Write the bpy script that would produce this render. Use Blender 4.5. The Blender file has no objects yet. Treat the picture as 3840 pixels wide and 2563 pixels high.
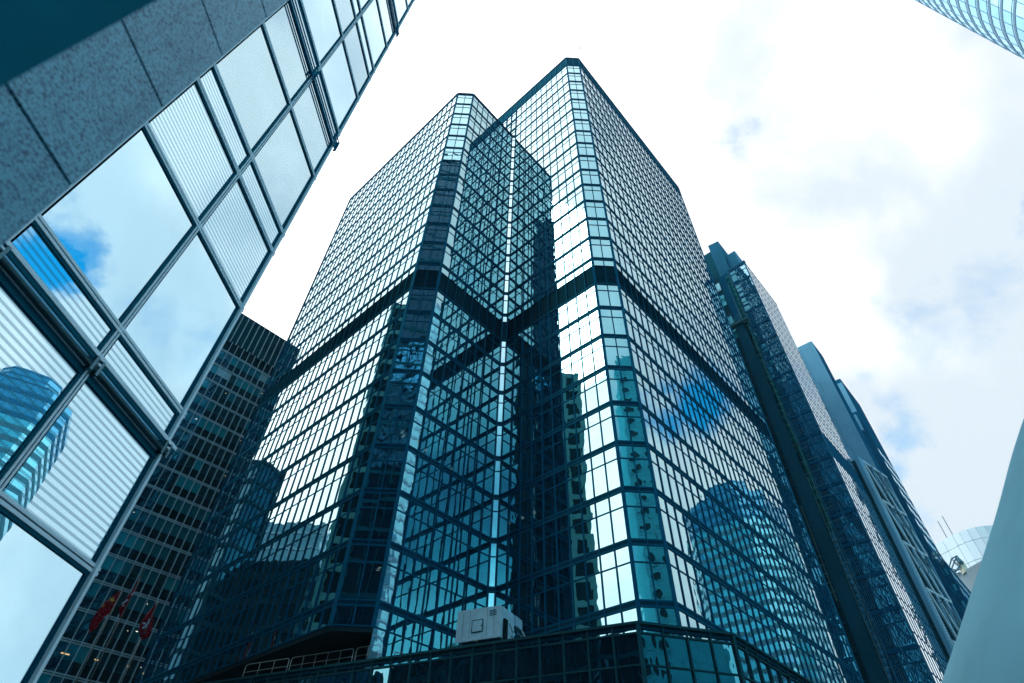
import bpy, bmesh, math, random
import mathutils
from mathutils import Vector, Matrix
R = math.radians
random.seed(7)
S = bpy.context.scene
COL = S.collection
K = 0.75          # survey unit -> metres
EYE = 1.6
W, H = 3840.0, 2563.0
FPX = 2131.18
PITCH, ROLL, ALPHA = 0.801951, 0.033894, 2.379054

# ------------------------------------------------------------------ camera
fw = Vector((0, math.cos(PITCH), math.sin(PITCH)))
up0 = Vector((0, -math.sin(PITCH), math.cos(PITCH)))
rt0 = Vector((1, 0, 0))
rt = math.cos(ROLL)*rt0 + math.sin(ROLL)*up0
up = -math.sin(ROLL)*rt0 + math.cos(ROLL)*up0
cam = bpy.data.cameras.new('camera')
cam.sensor_width = 36.0
cam.lens = 36.0*FPX/W
cam.clip_start = 0.05
cam.clip_end = 6000
cam.dof.use_dof = True
cam.dof.focus_distance = 60.0
cam.dof.aperture_fstop = 1.8
co = bpy.data.objects.new('camera', cam)
COL.objects.link(co)
m = Matrix((rt, up, -fw)).transposed().to_4x4()
m.translation = Vector((0, 0, EYE))
co.matrix_world = m
S.camera = co

# ------------------------------------------------------------------ world, sun, exposure
def vray(x, y):
    d = fw*FPX + rt*(x-W/2) - up*(y-H/2)
    return d.normalized()
def azel(a, e):
    a, e = R(a), R(e)
    return Vector((math.cos(a)*math.cos(e), math.sin(a)*math.cos(e), math.sin(e)))

class NT:
    """small helper to write node graphs"""
    def __init__(s, tree): s.t = tree; s.n = tree.nodes; s.l = tree.links
    def node(s, typ, ins=None, **props):
        nd = s.n.new(typ)
        for k, v in props.items(): setattr(nd, k, v)
        if ins:
            for k, v in ins.items():
                sock = nd.inputs[k]
                if hasattr(v, 'bl_idname') or hasattr(v, 'links'): s.l.new(v, sock)
                else: sock.default_value = v
        return nd
    def m(s, op, a, b=0.0, c=0.0, clamp=False):
        nd = s.node('ShaderNodeMath', {0: a, 1: b, 2: c}, operation=op); nd.use_clamp = clamp
        return nd.outputs[0]
    def vm(s, op, a, b):
        nd = s.node('ShaderNodeVectorMath', {0: a, 1: b}, operation=op)
        return nd.outputs['Value'] if op in ('DOT_PRODUCT', 'LENGTH', 'DISTANCE') else nd.outputs[0]
    def ss(s, v, lo, hi, o0=0.0, o1=1.0):
        nd = s.node('ShaderNodeMapRange', {0: v, 1: lo, 2: hi, 3: o0, 4: o1}, interpolation_type='SMOOTHSTEP')
        return nd.outputs[0]
    def mix(s, f, a, b):
        nd = s.node('ShaderNodeMix', data_type='RGBA'); 
        for i, v in ((0, f), (6, a), (7, b)):
            if hasattr(v, 'links'): s.l.new(v, nd.inputs[i])
            else: nd.inputs[i].default_value = v
        return nd.outputs[2]
    def noise(s, vec, scale, detail=4, rough=0.5, dist=0.0):
        nd = s.node('ShaderNodeTexNoise', {'Vector': vec, 'Scale': scale, 'Detail': detail, 'Roughness': rough, 'Distortion': dist})
        return nd.outputs[0]

SUN_AZ, SUN_EL = 186.0, 50.0
world = bpy.data.worlds.new('World'); S.world = world; world.use_nodes = True
nt = NT(world.node_tree); nt.n.clear()
tc = nt.node('ShaderNodeTexCoord').outputs['Generated']
d = nt.vm('NORMALIZE', tc, (0, 0, 0))
sky = nt.node('ShaderNodeTexSky', sky_type='NISHITA', sun_disc=False, sun_elevation=R(SUN_EL), sun_rotation=R(90-SUN_AZ), air_density=1.0, dust_density=0.6, ozone_density=2.5)
blue = nt.node('ShaderNodeMix', {0: 1.0}, data_type='RGBA', blend_type='MULTIPLY')
nt.l.new(sky.outputs[0], blue.inputs[6]); blue.inputs[7].default_value = (0.0, 0.28, 0.33, 1)
n1 = nt.noise(d, 5.0, 8, 0.62, 0.35)
n2 = nt.noise(d, 2.2, 4, 0.5, 0.2)
n3 = nt.noise(d, 19.0, 6, 0.65, 0.3)
# holes in the cloud deck: direction, angular radius in degrees, softness
holes = [(azel(21.3, 37.0), 4.2, 1.0), (azel(25.2, 37.6), 3.3, 1.0), (azel(27.3, 39.6), 2.0, 0.8), (azel(22.5, 40.0), 1.6, 0.8)]
for (x, y, r, w) in ((2755, 530, 2.2, 0.5), (2810, 485, 1.8, 0.4), (3410, 1175, 2.4, 0.26), (3290, 1510, 1.8, 0.30), (3330, 1640, 2.3, 0.42), (3350, 1760, 1.8, 0.5), (3430, 1950, 1.6, 0.25), (3230, 1420, 1.6, 0.22), (3720, 1090, 2.2, 0.24), (3500, 1280, 2.6, 0.18)):
    holes.append((vray(x, y), r, w))
wob = nt.m('MULTIPLY', nt.m('SUBTRACT', n1, 0.5), 3.2)
wob = nt.m('ADD', wob, nt.m('MULTIPLY', nt.m('SUBTRACT', n3, 0.5), 1.8))
gap = None
for c, r, w in holes:
    ang = nt.m('MULTIPLY', nt.m('ARCCOSINE', nt.vm('DOT_PRODUCT', d, tuple(c))), 57.2958)
    h_ = nt.m('SUBTRACT', 0.75, nt.m('DIVIDE', ang, r*1.5))
    h_ = nt.m('MULTIPLY', nt.ss(nt.m('ADD', h_, wob), 0.0, 0.9), w)
    far_ = nt.ss(ang, r*1.6, r*2.6, 1.0, 0.0)
    h_ = nt.m('MULTIPLY', h_, far_)
    gap = h_ if gap is None else nt.m('MAXIMUM', gap, h_)
# thin veil of cloud over the southern sky, bright deck towards the sun in the west
sun_v = azel(SUN_AZ, SUN_EL)
south = nt.ss(nt.vm('DOT_PRODUCT', d, tuple(azel(277, 14))), 0.30, 0.92)
sunny = nt.ss(nt.vm('DOT_PRODUCT', d, tuple(sun_v)), 0.42, 0.93)
n1s = nt.ss(n1, 0.36, 0.64)
bright = nt.mix(sunny, (1.12, 1.16, 1.20, 1), (2.95, 2.80, 2.75, 1))
dim = nt.mix(sunny, (0.84, 0.935, 1.02, 1), (2.35, 2.40, 2.45, 1))
n4 = nt.noise(d, 4.2, 7, 0.55, 0.3)
cl = nt.mix(nt.ss(nt.m('ADD', nt.m('MULTIPLY', n2, 0.55), nt.m('MULTIPLY', n4, 0.45)), 0.43, 0.545), dim, bright)
elz = nt.node('ShaderNodeSeparateXYZ', {0: d}).outputs[2]
veil_hi = nt.mix(n1s, (0.60, 1.00, 1.20, 1), (1.0, 1.22, 1.34, 1))
veil_lo = nt.mix(n1s, (0.0, 0.20, 0.38, 1), (0.05, 0.56, 0.80, 1))
veil = nt.mix(nt.ss(elz, 0.52, 0.80), veil_lo, veil_hi)
veil = nt.mix(nt.ss(elz, 0.31, 0.42, 1.0, 0.0), veil, (0.35, 1.10, 1.35, 1))
cl = nt.mix(nt.m('MULTIPLY', south, 0.95), cl, veil)
colr = nt.mix(gap, cl, blue.outputs[2])
bg = nt.node('ShaderNodeBackground', {'Color': colr, 'Strength': 1.0})
wo = nt.node('ShaderNodeOutputWorld')
nt.l.new(bg.outputs[0], wo.inputs[0])
world.cycles.sampling_method = 'MANUAL'; world.cycles.sample_map_resolution = 512

sl = bpy.data.lights.new('sun', 'SUN'); sl.energy = 1.0; sl.angle = R(20); sl.color = (1.0, 0.99, 0.96)
so = bpy.data.objects.new('sun', sl); COL.objects.link(so)
so.rotation_euler = (-sun_v).to_track_quat('-Z', 'Y').to_euler()
so.location = (0, 0, 300)
S.view_settings.view_transform = 'Standard'; S.view_settings.look = 'None'
S.view_settings.exposure = 0.0; S.view_settings.gamma = 1.0
S.render.engine = 'CYCLES'
S.cycles.max_bounces = 10; S.cycles.glossy_bounces = 8; S.cycles.diffuse_bounces = 2; S.cycles.transmission_bounces = 4
S.cycles.blur_glossy = 0.2

# ------------------------------------------------------------------ coordinates
e1 = Vector((math.cos(ALPHA), math.sin(ALPHA)))       # along the left-running faces
e2 = Vector((math.sin(ALPHA), -math.cos(ALPHA)))      # along the right-running faces
def P(x, y, z=0.0): return Vector((x*K, y*K, z*K+EYE))
def E(a, b): v = e1*a + e2*b; return Vector((v.x*K, v.y*K))        # grid coordinate -> metres (plan)
def ZZ(z): return z*K+EYE
CAMO = Vector((0, 0, EYE))
def on_plane(x, y, A, n):
    """metres: hit of pixel ray with the vertical plane through plan point A with plan normal n"""
    r = vray(x, y); k = (A.x*n.x+A.y*n.y)/(r.x*n.x+r.y*n.y)
    return CAMO + r*k
def project(v):
    q = v-CAMO; dd = q.dot(fw)
    if dd < 0.05: return None
    return (W/2+FPX*q.dot(rt)/dd, H/2-FPX*q.dot(up)/dd)

# ------------------------------------------------------------------ materials
def mat(name): 
    mt = bpy.data.materials.new(name); mt.use_nodes = True
    t = NT(mt.node_tree); t.n.clear()
    return mt, t
def out(t, sh):
    o = t.node('ShaderNodeOutputMaterial'); t.l.new(sh, o.inputs[0])
def plain(name, col, rough=0.6, metal=0.0, var=0.12, scale=1.5, bump=0.0, spec=0.12):
    mt, t = mat(name)
    pos = t.node('ShaderNodeNewGeometry').outputs['Position']
    n = t.noise(pos, scale, 5, 0.6)
    n_ = t.noise(pos, scale*0.13, 3, 0.5)
    f = t.m('ADD', t.m('MULTIPLY', n, 0.6), t.m('MULTIPLY', n_, 0.4))
    a = tuple(c*(1-var) for c in col)+(1,); b = tuple(min(1, c*(1+var)) for c in col)+(1,)
    c = t.mix(t.ss(f, 0.3, 0.7), a, b)
    st = t.noise(t.vm('MULTIPLY', pos, (1.6, 1.6, 0.09)), 1.0, 5, 0.65)
    c = t.mix(t.ss(st, 0.50, 0.72, 0.0, var*1.6), c, tuple(q*0.55 for q in col)+(1,))
    if metal > 0.4:
        bs = t.node('ShaderNodeBsdfPrincipled', {'Base Color': c, 'Roughness': rough, 'Metallic': metal})
        out(t, bs.outputs[0]); return mt
    bs = t.node('ShaderNodeBsdfDiffuse', {'Color': c})
    g = t.node('ShaderNodeBsdfGlossy', {'Color': (spec*0.02, spec*0.20, spec*0.28, 1), 'Roughness': min(rough, 0.5)})
    if bump:
        bp = t.node('ShaderNodeBump', {'Height': n, 'Distance': bump, 'Strength': 1.0})
        t.l.new(bp.outputs[0], bs.inputs['Normal']); t.l.new(bp.outputs[0], g.inputs['Normal'])
    ad = t.node('ShaderNodeAddShader'); t.l.new(bs.outputs[0], ad.inputs[0]); t.l.new(g.outputs[0], ad.inputs[1])
    out(t, ad.outputs[0]); return mt
def mirror(name, tint, base, wav=0.0035, wscale=0.55, strength=1.0, frit=None, fdark=0.5, graze=0.9, up_rough=0.0):
    """coated reflective glass: tinted mirror over a dark body, slightly uneven"""
    mt, t = mat(name)
    geo = t.node('ShaderNodeNewGeometry'); pos = geo.outputs['Position']
    oi = t.node('ShaderNodeObjectInfo')
    sh = t.vm('MULTIPLY', pos, (1, 1, 0.6))
    n = t.noise(sh, wscale, 2, 0.4)
    n_b = t.noise(sh, wscale*3.1, 1, 0.4)
    hgt = t.m('ADD', n, t.m('MULTIPLY', n_b, 0.22))
    bp = t.node('ShaderNodeBump', {'Height': hgt, 'Distance': wav/wscale*3.0, 'Strength': strength})
    dirt = t.noise(pos, 0.35, 3, 0.6)
    tt = t.mix(t.ss(dirt, 0.3, 0.7), tuple(c*0.94 for c in tint)+(1,), tuple(min(1, c*1.05) for c in tint)+(1,))
    isl = t.m('FRACT', t.m('ADD', geo.outputs['Random Per Island'], t.m('MULTIPLY', oi.outputs['Random'], 7.31)))
    tt = t.mix(t.ss(isl, 0.0, 0.06, 0.22, 0.0), tt, tuple(c*0.45 for c in tint)+(1,))
    tt = t.mix(t.m('MULTIPLY', isl, 0.14), tt, tuple(c*0.72 for c in tint)+(1,))
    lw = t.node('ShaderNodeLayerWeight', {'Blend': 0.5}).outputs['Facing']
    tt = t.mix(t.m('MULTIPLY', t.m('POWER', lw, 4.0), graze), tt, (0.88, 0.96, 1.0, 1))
    gl = t.node('ShaderNodeBsdfGlossy', {'Color': tt, 'Roughness': up_rough, 'Normal': bp.outputs[0]})
    df = t.node('ShaderNodeBsdfDiffuse', {'Color': base+(1,)})
    ad = t.node('ShaderNodeAddShader'); t.l.new(gl.outputs[0], ad.inputs[0]); t.l.new(df.outputs[0], ad.inputs[1])
    sh_o = ad.outputs[0]
    if frit:
        pitch, duty, off = frit
        z = t.node('ShaderNodeSeparateXYZ', {0: pos}).outputs[2]
        fr = t.m('FRACT', t.m('DIVIDE', t.m('ADD', z, 100+off), pitch))
        msk = t.m('MULTIPLY', t.ss(fr, 0.0, 0.05), t.ss(fr, duty, duty+0.05, 1.0, 0.0))
        g2 = t.node('ShaderNodeBsdfGlossy', {'Color': tuple(c*fdark for c in tint)+(1,), 'Roughness': 0.02, 'Normal': bp.outputs[0]})
        d2 = t.node('ShaderNodeBsdfDiffuse', {'Color': (0.03, 0.17, 0.24, 1)})
        a2 = t.node('ShaderNodeAddShader'); t.l.new(g2.outputs[0], a2.inputs[0]); t.l.new(d2.outputs[0], a2.inputs[1])
        mx = t.node('ShaderNodeMixShader', {0: msk}); t.l.new(sh_o, mx.inputs[1]); t.l.new(a2.outputs[0], mx.inputs[2])
        sh_o = mx.outputs[0]
    out(t, sh_o); return mt
def emit(name, col, st):
    mt, t = mat(name); e = t.node('ShaderNodeEmission', {'Color': col+(1,), 'Strength': st}); out(t, e.outputs[0]); return mt

M = {}
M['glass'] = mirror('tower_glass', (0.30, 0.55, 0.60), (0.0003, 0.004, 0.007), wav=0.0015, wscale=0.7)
M['glass_strip_lit'] = mirror('corner_strip_glass_lit', (0.72, 0.93, 0.98), (0.0003, 0.004, 0.007), wav=0.001, wscale=0.7)  # lit copy of the tower glass: bright sky reflection put into the tint
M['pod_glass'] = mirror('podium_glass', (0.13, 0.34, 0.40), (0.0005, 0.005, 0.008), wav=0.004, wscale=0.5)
M['frame'] = plain('frame_paint', (0.0, 0.068, 0.155), 0.45, 0.0, 0.15, 2.0)
M['frame_dk'] = plain('frame_dark', (0.0, 0.020, 0.050), 0.5, 0.0, 0.2, 2.0)
M['band'] = plain('band_louvre', (0.0008, 0.018, 0.036), 0.5, 0.0, 0.2, 1.0)
M['core'] = plain('core_dark', (0.002, 0.012, 0.018), 0.8)
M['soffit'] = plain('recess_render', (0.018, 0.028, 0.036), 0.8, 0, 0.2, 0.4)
M['pod_frame'] = plain('podium_frame', (0.010, 0.050, 0.065), 0.4, 0.3, 0.2, 3.0)
M['gal'] = plain('galvanised_tube', (0.22, 0.34, 0.38), 0.35, 0.6, 0.15, 8.0)
M['alu'] = plain('pale_aluminium', (0.66, 0.84, 0.95), 0.42, 0.0, 0.06, 1.2)
M['alu_dk'] = plain('dark_aluminium', (0.002, 0.060, 0.105), 0.4, 0.0, 0.15, 1.2)
M['rail_blue'] = plain('blue_rail_paint', (0.003, 0.13, 0.24), 0.4, 0.0, 0.1, 1.2)
M['tube'] = plain('rail_tube', (0.06, 0.16, 0.20), 0.28, 0.7, 0.1, 1.2)
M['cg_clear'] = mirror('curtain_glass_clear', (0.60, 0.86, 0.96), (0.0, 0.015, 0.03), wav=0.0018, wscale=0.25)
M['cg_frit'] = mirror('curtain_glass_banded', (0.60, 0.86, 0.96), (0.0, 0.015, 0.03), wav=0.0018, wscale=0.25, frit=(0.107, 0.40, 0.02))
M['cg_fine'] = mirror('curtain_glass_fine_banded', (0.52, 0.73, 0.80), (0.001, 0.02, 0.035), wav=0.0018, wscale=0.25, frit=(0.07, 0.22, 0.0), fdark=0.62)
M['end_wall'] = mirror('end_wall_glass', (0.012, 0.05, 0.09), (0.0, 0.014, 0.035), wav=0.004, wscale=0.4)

# granite
mt, t = mat('speckled_granite'); M['granite'] = mt
pos = t.node('ShaderNodeNewGeometry').outputs['Position']
a = t.noise(t.vm('MULTIPLY', pos, (1, 1.0, 1.9)), 58.0, 3, 0.7, 0.6); b = t.noise(pos, 190.0, 2, 0.5); c = t.noise(pos, 3.0, 4, 0.6)
speck = t.m('MAXIMUM', t.ss(a, 0.43, 0.50, 1.0, 0.0), t.m('MULTIPLY', t.ss(b, 0.36, 0.46, 1.0, 0.0), 0.6))
basec = t.mix(c, (0.11, 0.42, 0.58, 1), (0.22, 0.62, 0.80, 1))
rnd = t.node('ShaderNodeObjectInfo').outputs['Random']
basec = t.mix(t.m('MULTIPLY', rnd, 0.22), basec, (0.02, 0.20, 0.32, 1))
streak = t.noise(t.vm('MULTIPLY', pos, (6, 6, 0.35)), 2.0, 4, 0.6)
basec = t.mix(t.ss(streak, 0.52, 0.75, 0.0, 0.35), basec, (0.02, 0.18, 0.29, 1))
colg = t.mix(t.m('MULTIPLY', speck, 0.95), basec, (0.003, 0.075, 0.16, 1))
bp = t.node('ShaderNodeBump', {'Height': a, 'Distance': 0.0006, 'Strength': 0.5})
bs = t.node('ShaderNodeBsdfPrincipled', {'Base Color': colg, 'Roughness': 0.55, 'Normal': bp.outputs[0]}); out(t, bs.outputs[0])

M['joint'] = plain('dark_joint', (0.002, 0.02, 0.03), 0.9)
M['steel_post'] = plain('dark_blue_steel', (0.003, 0.085, 0.135), 0.6, 0.0, 0.25, 1.5)
M['conc_grey'] = plain('grey_concrete', (0.15, 0.36, 0.52), 0.8, 0, 0.10, 0.25, 0.002)
M['conc_pale'] = plain('pale_truss_paint', (0.42, 0.60, 0.70), 0.6, 0, 0.12, 0.5)
M['conc_cone'] = plain('smooth_painted_concrete', (0.25, 0.50, 0.60), 0.55, 0, 0.10, 0.7, 0.0006, spec=0.3)
M['navy'] = plain('navy_cladding', (0.002, 0.065, 0.150), 0.5, 0, 0.25, 0.6)
M['navy_lt'] = plain('blue_grey_cladding', (0.03, 0.14, 0.24), 0.5, 0, 0.15, 0.4)
M['slab'] = plain('dark_slab_render', (0.004, 0.042, 0.075), 0.7, 0, 0.25, 0.3)
M['recess'] = plain('recess_shade', (0.004, 0.020, 0.032), 0.9, 0, 0.3, 0.3)
M['white_box'] = plain('cradle_white_paint', (0.34, 0.60, 0.74), 0.5, 0, 0.14, 2.2)
M['black'] = plain('black_rubber', (0.006, 0.010, 0.014), 0.6)
M['rust'] = plain('rusty_bracket', (0.16, 0.15, 0.13), 0.8)
M['net'] = plain('green_safety_net', (0.002, 0.085, 0.085), 0.9, 0, 0.35, 0.9)
M['sheet'] = plain('blue_plastic_sheet', (0.03, 0.16, 0.28), 0.4, 0, 0.4, 0.8)
M['bamboo'] = plain('bamboo_pole', (0.10, 0.22, 0.24), 0.7)
M['red'] = plain('flag_red', (0.34, 0.004, 0.016), 0.8, 0, 0.15, 3.0)
M['yellow'] = plain('flag_yellow', (0.60, 0.42, 0.02), 0.8)
M['white'] = plain('flag_white', (0.55, 0.58, 0.75), 0.8)
M['pole'] = plain('flag_pole', (0.05, 0.10, 0.12), 0.4, 0.5)
M['ofin'] = plain('office_fin', (0.55, 0.76, 0.88), 0.45, 0.0, 0.1, 1.0)
M['olouv'] = plain('office_louvre', (0.012, 0.14, 0.20), 0.6, 0.0, 0.2, 0.5)
M['ospan'] = mirror('office_spandrel', (0.05, 0.15, 0.20), (0.001, 0.006, 0.010), wav=0.003)
M['ov0'] = mirror('office_pane_dark', (0.12, 0.26, 0.31), (0.001, 0.022, 0.034), wav=0.003)
M['ov1'] = mirror('office_pane_teal', (0.14, 0.30, 0.36), (0.002, 0.15, 0.20), wav=0.003)
M['ov2'] = mirror('office_pane_blind', (0.14, 0.30, 0.36), (0.01, 0.30, 0.37), wav=0.003)
M['ov3'] = mirror('office_pane_sky_bright', (0.30, 0.45, 0.50), (0.45, 0.62, 0.66), wav=0.003)  # pale body colour stands in for reflected bright sky
M['r1glass'] = mirror('dark_tower_glass', (0.30, 0.56, 0.66), (0.0, 0.025, 0.05), wav=0.002, wscale=0.6)
M['slot'] = mirror('slot_window_glass', (0.85, 0.95, 1.0), (0.01, 0.06, 0.09), wav=0.001)
M['t_teal'] = mirror('teal_band_glass', (0.13, 0.32, 0.38), (0.010, 0.19, 0.25), wav=0.003)
M['t_blue'] = mirror('blue_crown_glass', (0.07, 0.22, 0.33), (0.002, 0.085, 0.15), wav=0.003)
M['t_grey'] = plain('grey_band', (0.035, 0.105, 0.14), 0.6)
M['t_light'] = plain('pale_frame_concrete', (0.22, 0.62, 0.62), 0.7)
M['t_round'] = plain('teal_white_cladding', (0.05, 0.42, 0.52), 0.6, 0, 0.08, 0.3)
M['dglass'] = mirror('dim_window_glass', (0.08, 0.20, 0.26), (0.001, 0.02, 0.03), wav=0.003)
M['ifc_glass'] = mirror('curved_tower_glass', (0.28, 0.55, 0.64), (0.10, 0.26, 0.33), wav=0.001)
M['ifc_band'] = plain('curved_tower_band', (0.24, 0.36, 0.50), 0.5, 0.1, 0.05, 0.2)
M['pale_panel'] = plain('pale_tower_panel', (0.66, 0.78, 0.84), 0.5, 0.0, 0.06, 0.1)
M['beige'] = plain('beige_block_wall', (0.40, 0.48, 0.52), 0.7, 0, 0.06, 0.2)
M['cream'] = plain('cream_machinery', (0.62, 0.62, 0.48), 0.6)
M['lattice'] = plain('crane_lattice_steel', (0.10, 0.20, 0.26), 0.6)
M['asphalt'] = plain('asphalt', (0.03, 0.045, 0.05), 0.9, 0, 0.3, 3.0)
M['paving'] = plain('paving', (0.08, 0.13, 0.15), 0.85, 0, 0.15, 1.0)
M['lamp'] = emit('ceiling_lamp', (1.0, 0.93, 0.70), 1.6)
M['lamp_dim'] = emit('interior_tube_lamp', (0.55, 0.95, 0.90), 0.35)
M['lamp_w'] = emit('warm_pendant_lamp', (1.0, 0.62, 0.28), 0.9)
M['bird'] = plain('bird_feathers', (0.02, 0.05, 0.07), 0.8)

# ------------------------------------------------------------------ object helpers
def root(name, label, cat, loc, group=None):
    o = bpy.data.objects.new(name, None); COL.objects.link(o); o.location = loc
    o.empty_display_size = 0.5
    o['label'] = label; o['category'] = cat
    if group: o['group'] = group
    return o
def world_loc(o):
    v = Vector(o.location)
    while o.parent: o = o.parent; v = v+Vector(o.location)
    return v
def link(name, me, parent, loc=None):
    o = bpy.data.objects.new(name, me); COL.objects.link(o)
    if parent: o.parent = parent
    if loc is not None: o.location = loc
    return o
class MB:
    def __init__(s): s.v = []; s.f = []; s.mi = []; s.cur = 0
    def quad(s, *pts):
        b = len(s.v); s.v += [Vector(p) for p in pts]; s.f.append(tuple(range(b, b+len(pts)))); s.mi.append(s.cur)
    def box(s, c, u, v, w):
        """centre and three half-axis vectors"""
        c, u, v, w = map(Vector, (c, u, v, w)); b = len(s.v)
        for i in (-1, 1):
            for j in (-1, 1):
                for k in (-1, 1): s.v.append(c+u*i+v*j+w*k)
        for f in ((0, 1, 3, 2), (4, 6, 7, 5), (0, 4, 5, 1), (2, 3, 7, 6), (0, 2, 6, 4), (1, 5, 7, 3)):
            s.f.append(tuple(b+q for q in f)); s.mi.append(s.cur)
    def abox(s, a, b_):
        a, b_ = Vector(a), Vector(b_); c = (a+b_)/2; h = (b_-a)/2
        s.box(c, (h.x, 0, 0), (0, h.y, 0), (0, 0, h.z))
    def prism(s, pts, z0, z1):
        n = len(pts); b = len(s.v)
        for p in pts: s.v.append(Vector((p[0], p[1], z0)))
        for p in pts: s.v.append(Vector((p[0], p[1], z1)))
        for i in range(n):
            j = (i+1) % n; s.f.append((b+i, b+j, b+n+j, b+n+i)); s.mi.append(s.cur)
        s.f.append(tuple(b+i for i in reversed(range(n)))); s.mi.append(s.cur)
        s.f.append(tuple(b+n+i for i in range(n))); s.mi.append(s.cur)
    def rod(s, p, q, r, n=6):
        p, q = Vector(p), Vector(q); d_ = (q-p).normalized()
        a_ = d_.orthogonal().normalized(); b2 = d_.cross(a_); b = len(s.v)
        for e_ in (p, q):
            for i in range(n):
                an = 2*math.pi*i/n; s.v.append(e_+(a_*math.cos(an)+b2*math.sin(an))*r)
        for i in range(n):
            j = (i+1) % n; s.f.append((b+i, b+j, b+n+j, b+n+i)); s.mi.append(s.cur)
        s.f.append(tuple(b+i for i in reversed(range(n)))); s.f.append(tuple(b+n+i for i in range(n))); s.mi += [s.cur]*2
    def build(s, name, mats, parent=None, smooth=False):
        me = bpy.data.meshes.new(name)
        off = world_loc(parent) if parent else Vector((0, 0, 0))
        me.from_pydata([tuple(v-off) for v in s.v], [], s.f)
        if not isinstance(mats, (list, tuple)): mats = [mats]
        for q in mats: me.materials.append(q)
        if len(mats) > 1: me.polygons.foreach_set('material_index', s.mi)
        bm = bmesh.new(); bm.from_mesh(me); bmesh.ops.recalc_face_normals(bm, faces=bm.faces); bm.to_mesh(me); bm.free()
        if smooth:
            for p_ in me.polygons: p_.use_smooth = True
        me.update()
        return link(name, me, parent)
_cube = {}
def cube(mt_):
    k = mt_.name
    if k not in _cube:
        me = bpy.data.meshes.new('block_'+k)
        v = [(i*.5, j*.5, q*.5) for i in (-1, 1) for j in (-1, 1) for q in (-1, 1)]
        me.from_pydata(v, [], [(0, 1, 3, 2), (4, 6, 7, 5), (0, 4, 5, 1), (2, 3, 7, 6), (0, 2, 6, 4), (1, 5, 7, 3)])
        me.materials.append(mt_); me.update(); _cube[k] = me
    return _cube[k]
class Face:
    """a vertical facade plane: origin A (plan, metres), direction t, outward normal n"""
    def __init__(s, rt_, A, B, n):
        s.r = rt_; s.A = Vector(A[:2]); s.B = Vector(B[:2]); s.L = (s.B-s.A).length; s.t = (s.B-s.A).normalized()
        s.n = Vector(n[:2]).normalized(); s.ang = math.atan2(s.t.y, s.t.x); s.off = world_loc(rt_)
    def pt(s, u, z, d_=0.0):
        q = s.A+s.t*u+s.n*d_; return Vector((q.x, q.y, z))
    def bar(s, name, mt_, u0, u1, z0, z1, d0, d1, parent=None, tilt=None):
        o = link(name, cube(mt_), parent or s.r)
        o.location = s.pt((u0+u1)/2, (z0+z1)/2, (d0+d1)/2)-s.off
        o.scale = (u1-u0, abs(d1-d0), z1-z0)
        o.rotation_euler = (tilt[0] if tilt else 0, 0, s.ang+(tilt[1] if tilt else 0))
        return o
    def mb(s, mbx, u0, u1, z0, z1, d0, d1):
        c = s.pt((u0+u1)/2, (z0+z1)/2, (d0+d1)/2); t3 = Vector((s.t.x, s.t.y, 0)); n3 = Vector((s.n.x, s.n.y, 0))
        mbx.box(c, t3*(u1-u0)/2, n3*(d1-d0)/2, Vector((0, 0, (z1-z0)/2)))
class Panes:
    """collects panes of one thing: the largest in the picture become objects, the rest one mesh"""
    def __init__(s, rt_, name='pane', jit=0.0016): s.r = rt_; s.name = name; s.items = []; s.jit = jit
    def add(s, fc, u0, u1, z0, z1, d_, mt_):
        s.items.append((fc, u0, u1, z0, z1, d_, mt_))
    def area(s, it):
        fc, u0, u1, z0, z1, d_, _ = it
        c = fc.pt((u0+u1)/2, (z0+z1)/2)
        if (CAMO-c).dot(Vector((fc.n.x, fc.n.y, 0))) <= 0: return 0
        q = [project(fc.pt(u, z)) for u, z in ((u0, z0), (u1, z0), (u1, z1), (u0, z1))]
        if any(p_ is None for p_ in q): return 0
        pc = project(c)
        if not (-20 < pc[0] < W+20 and -20 < pc[1] < H+20): return 0
        return abs(sum(q[i][0]*q[(i+1) % 4][1]-q[(i+1) % 4][0]*q[i][1] for i in range(4)))/2
    def finish(s, top=300, vis=None):
        sc = [(s.area(it) if (vis is None or vis(it)) else 0, i) for i, it in enumerate(s.items)]
        sc.sort(reverse=True)
        chosen = set(i for a_, i in sc[:top] if a_ > 60)
        rest = {}
        for i, it in enumerate(s.items):
            fc, u0, u1, z0, z1, d_, mt_ = it
            ta, tb = random.gauss(0, s.jit), random.gauss(0, s.jit)
            if i in chosen:
                fc.bar(s.name, mt_, u0, u1, z0, z1, d_-0.03, d_, parent=s.r, tilt=(ta, tb))
            else:
                mb_ = rest.setdefault(mt_.name, (mt_, MB()))[1]
                hw, hh = (u1-u0)/2, (z1-z0)/2
                t3 = Vector((fc.t.x*math.cos(tb)-fc.t.y*math.sin(tb), fc.t.y*math.cos(tb)+fc.t.x*math.sin(tb), 0))
                n3 = Vector((fc.n.x, fc.n.y, 0)); upv = (Vector((0, 0, 1))+n3*ta).normalized()
                nn = t3.cross(upv); nn = nn if nn.dot(n3) > 0 else -nn
                mb_.box(fc.pt((u0+u1)/2, (z0+z1)/2, d_-0.015), t3*hw, nn*0.015, upv*hh)
        for k, (mt_, mb_) in rest.items():
            o = mb_.build(s.name, mt_, s.r); o['kind'] = 'stuff'

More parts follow.
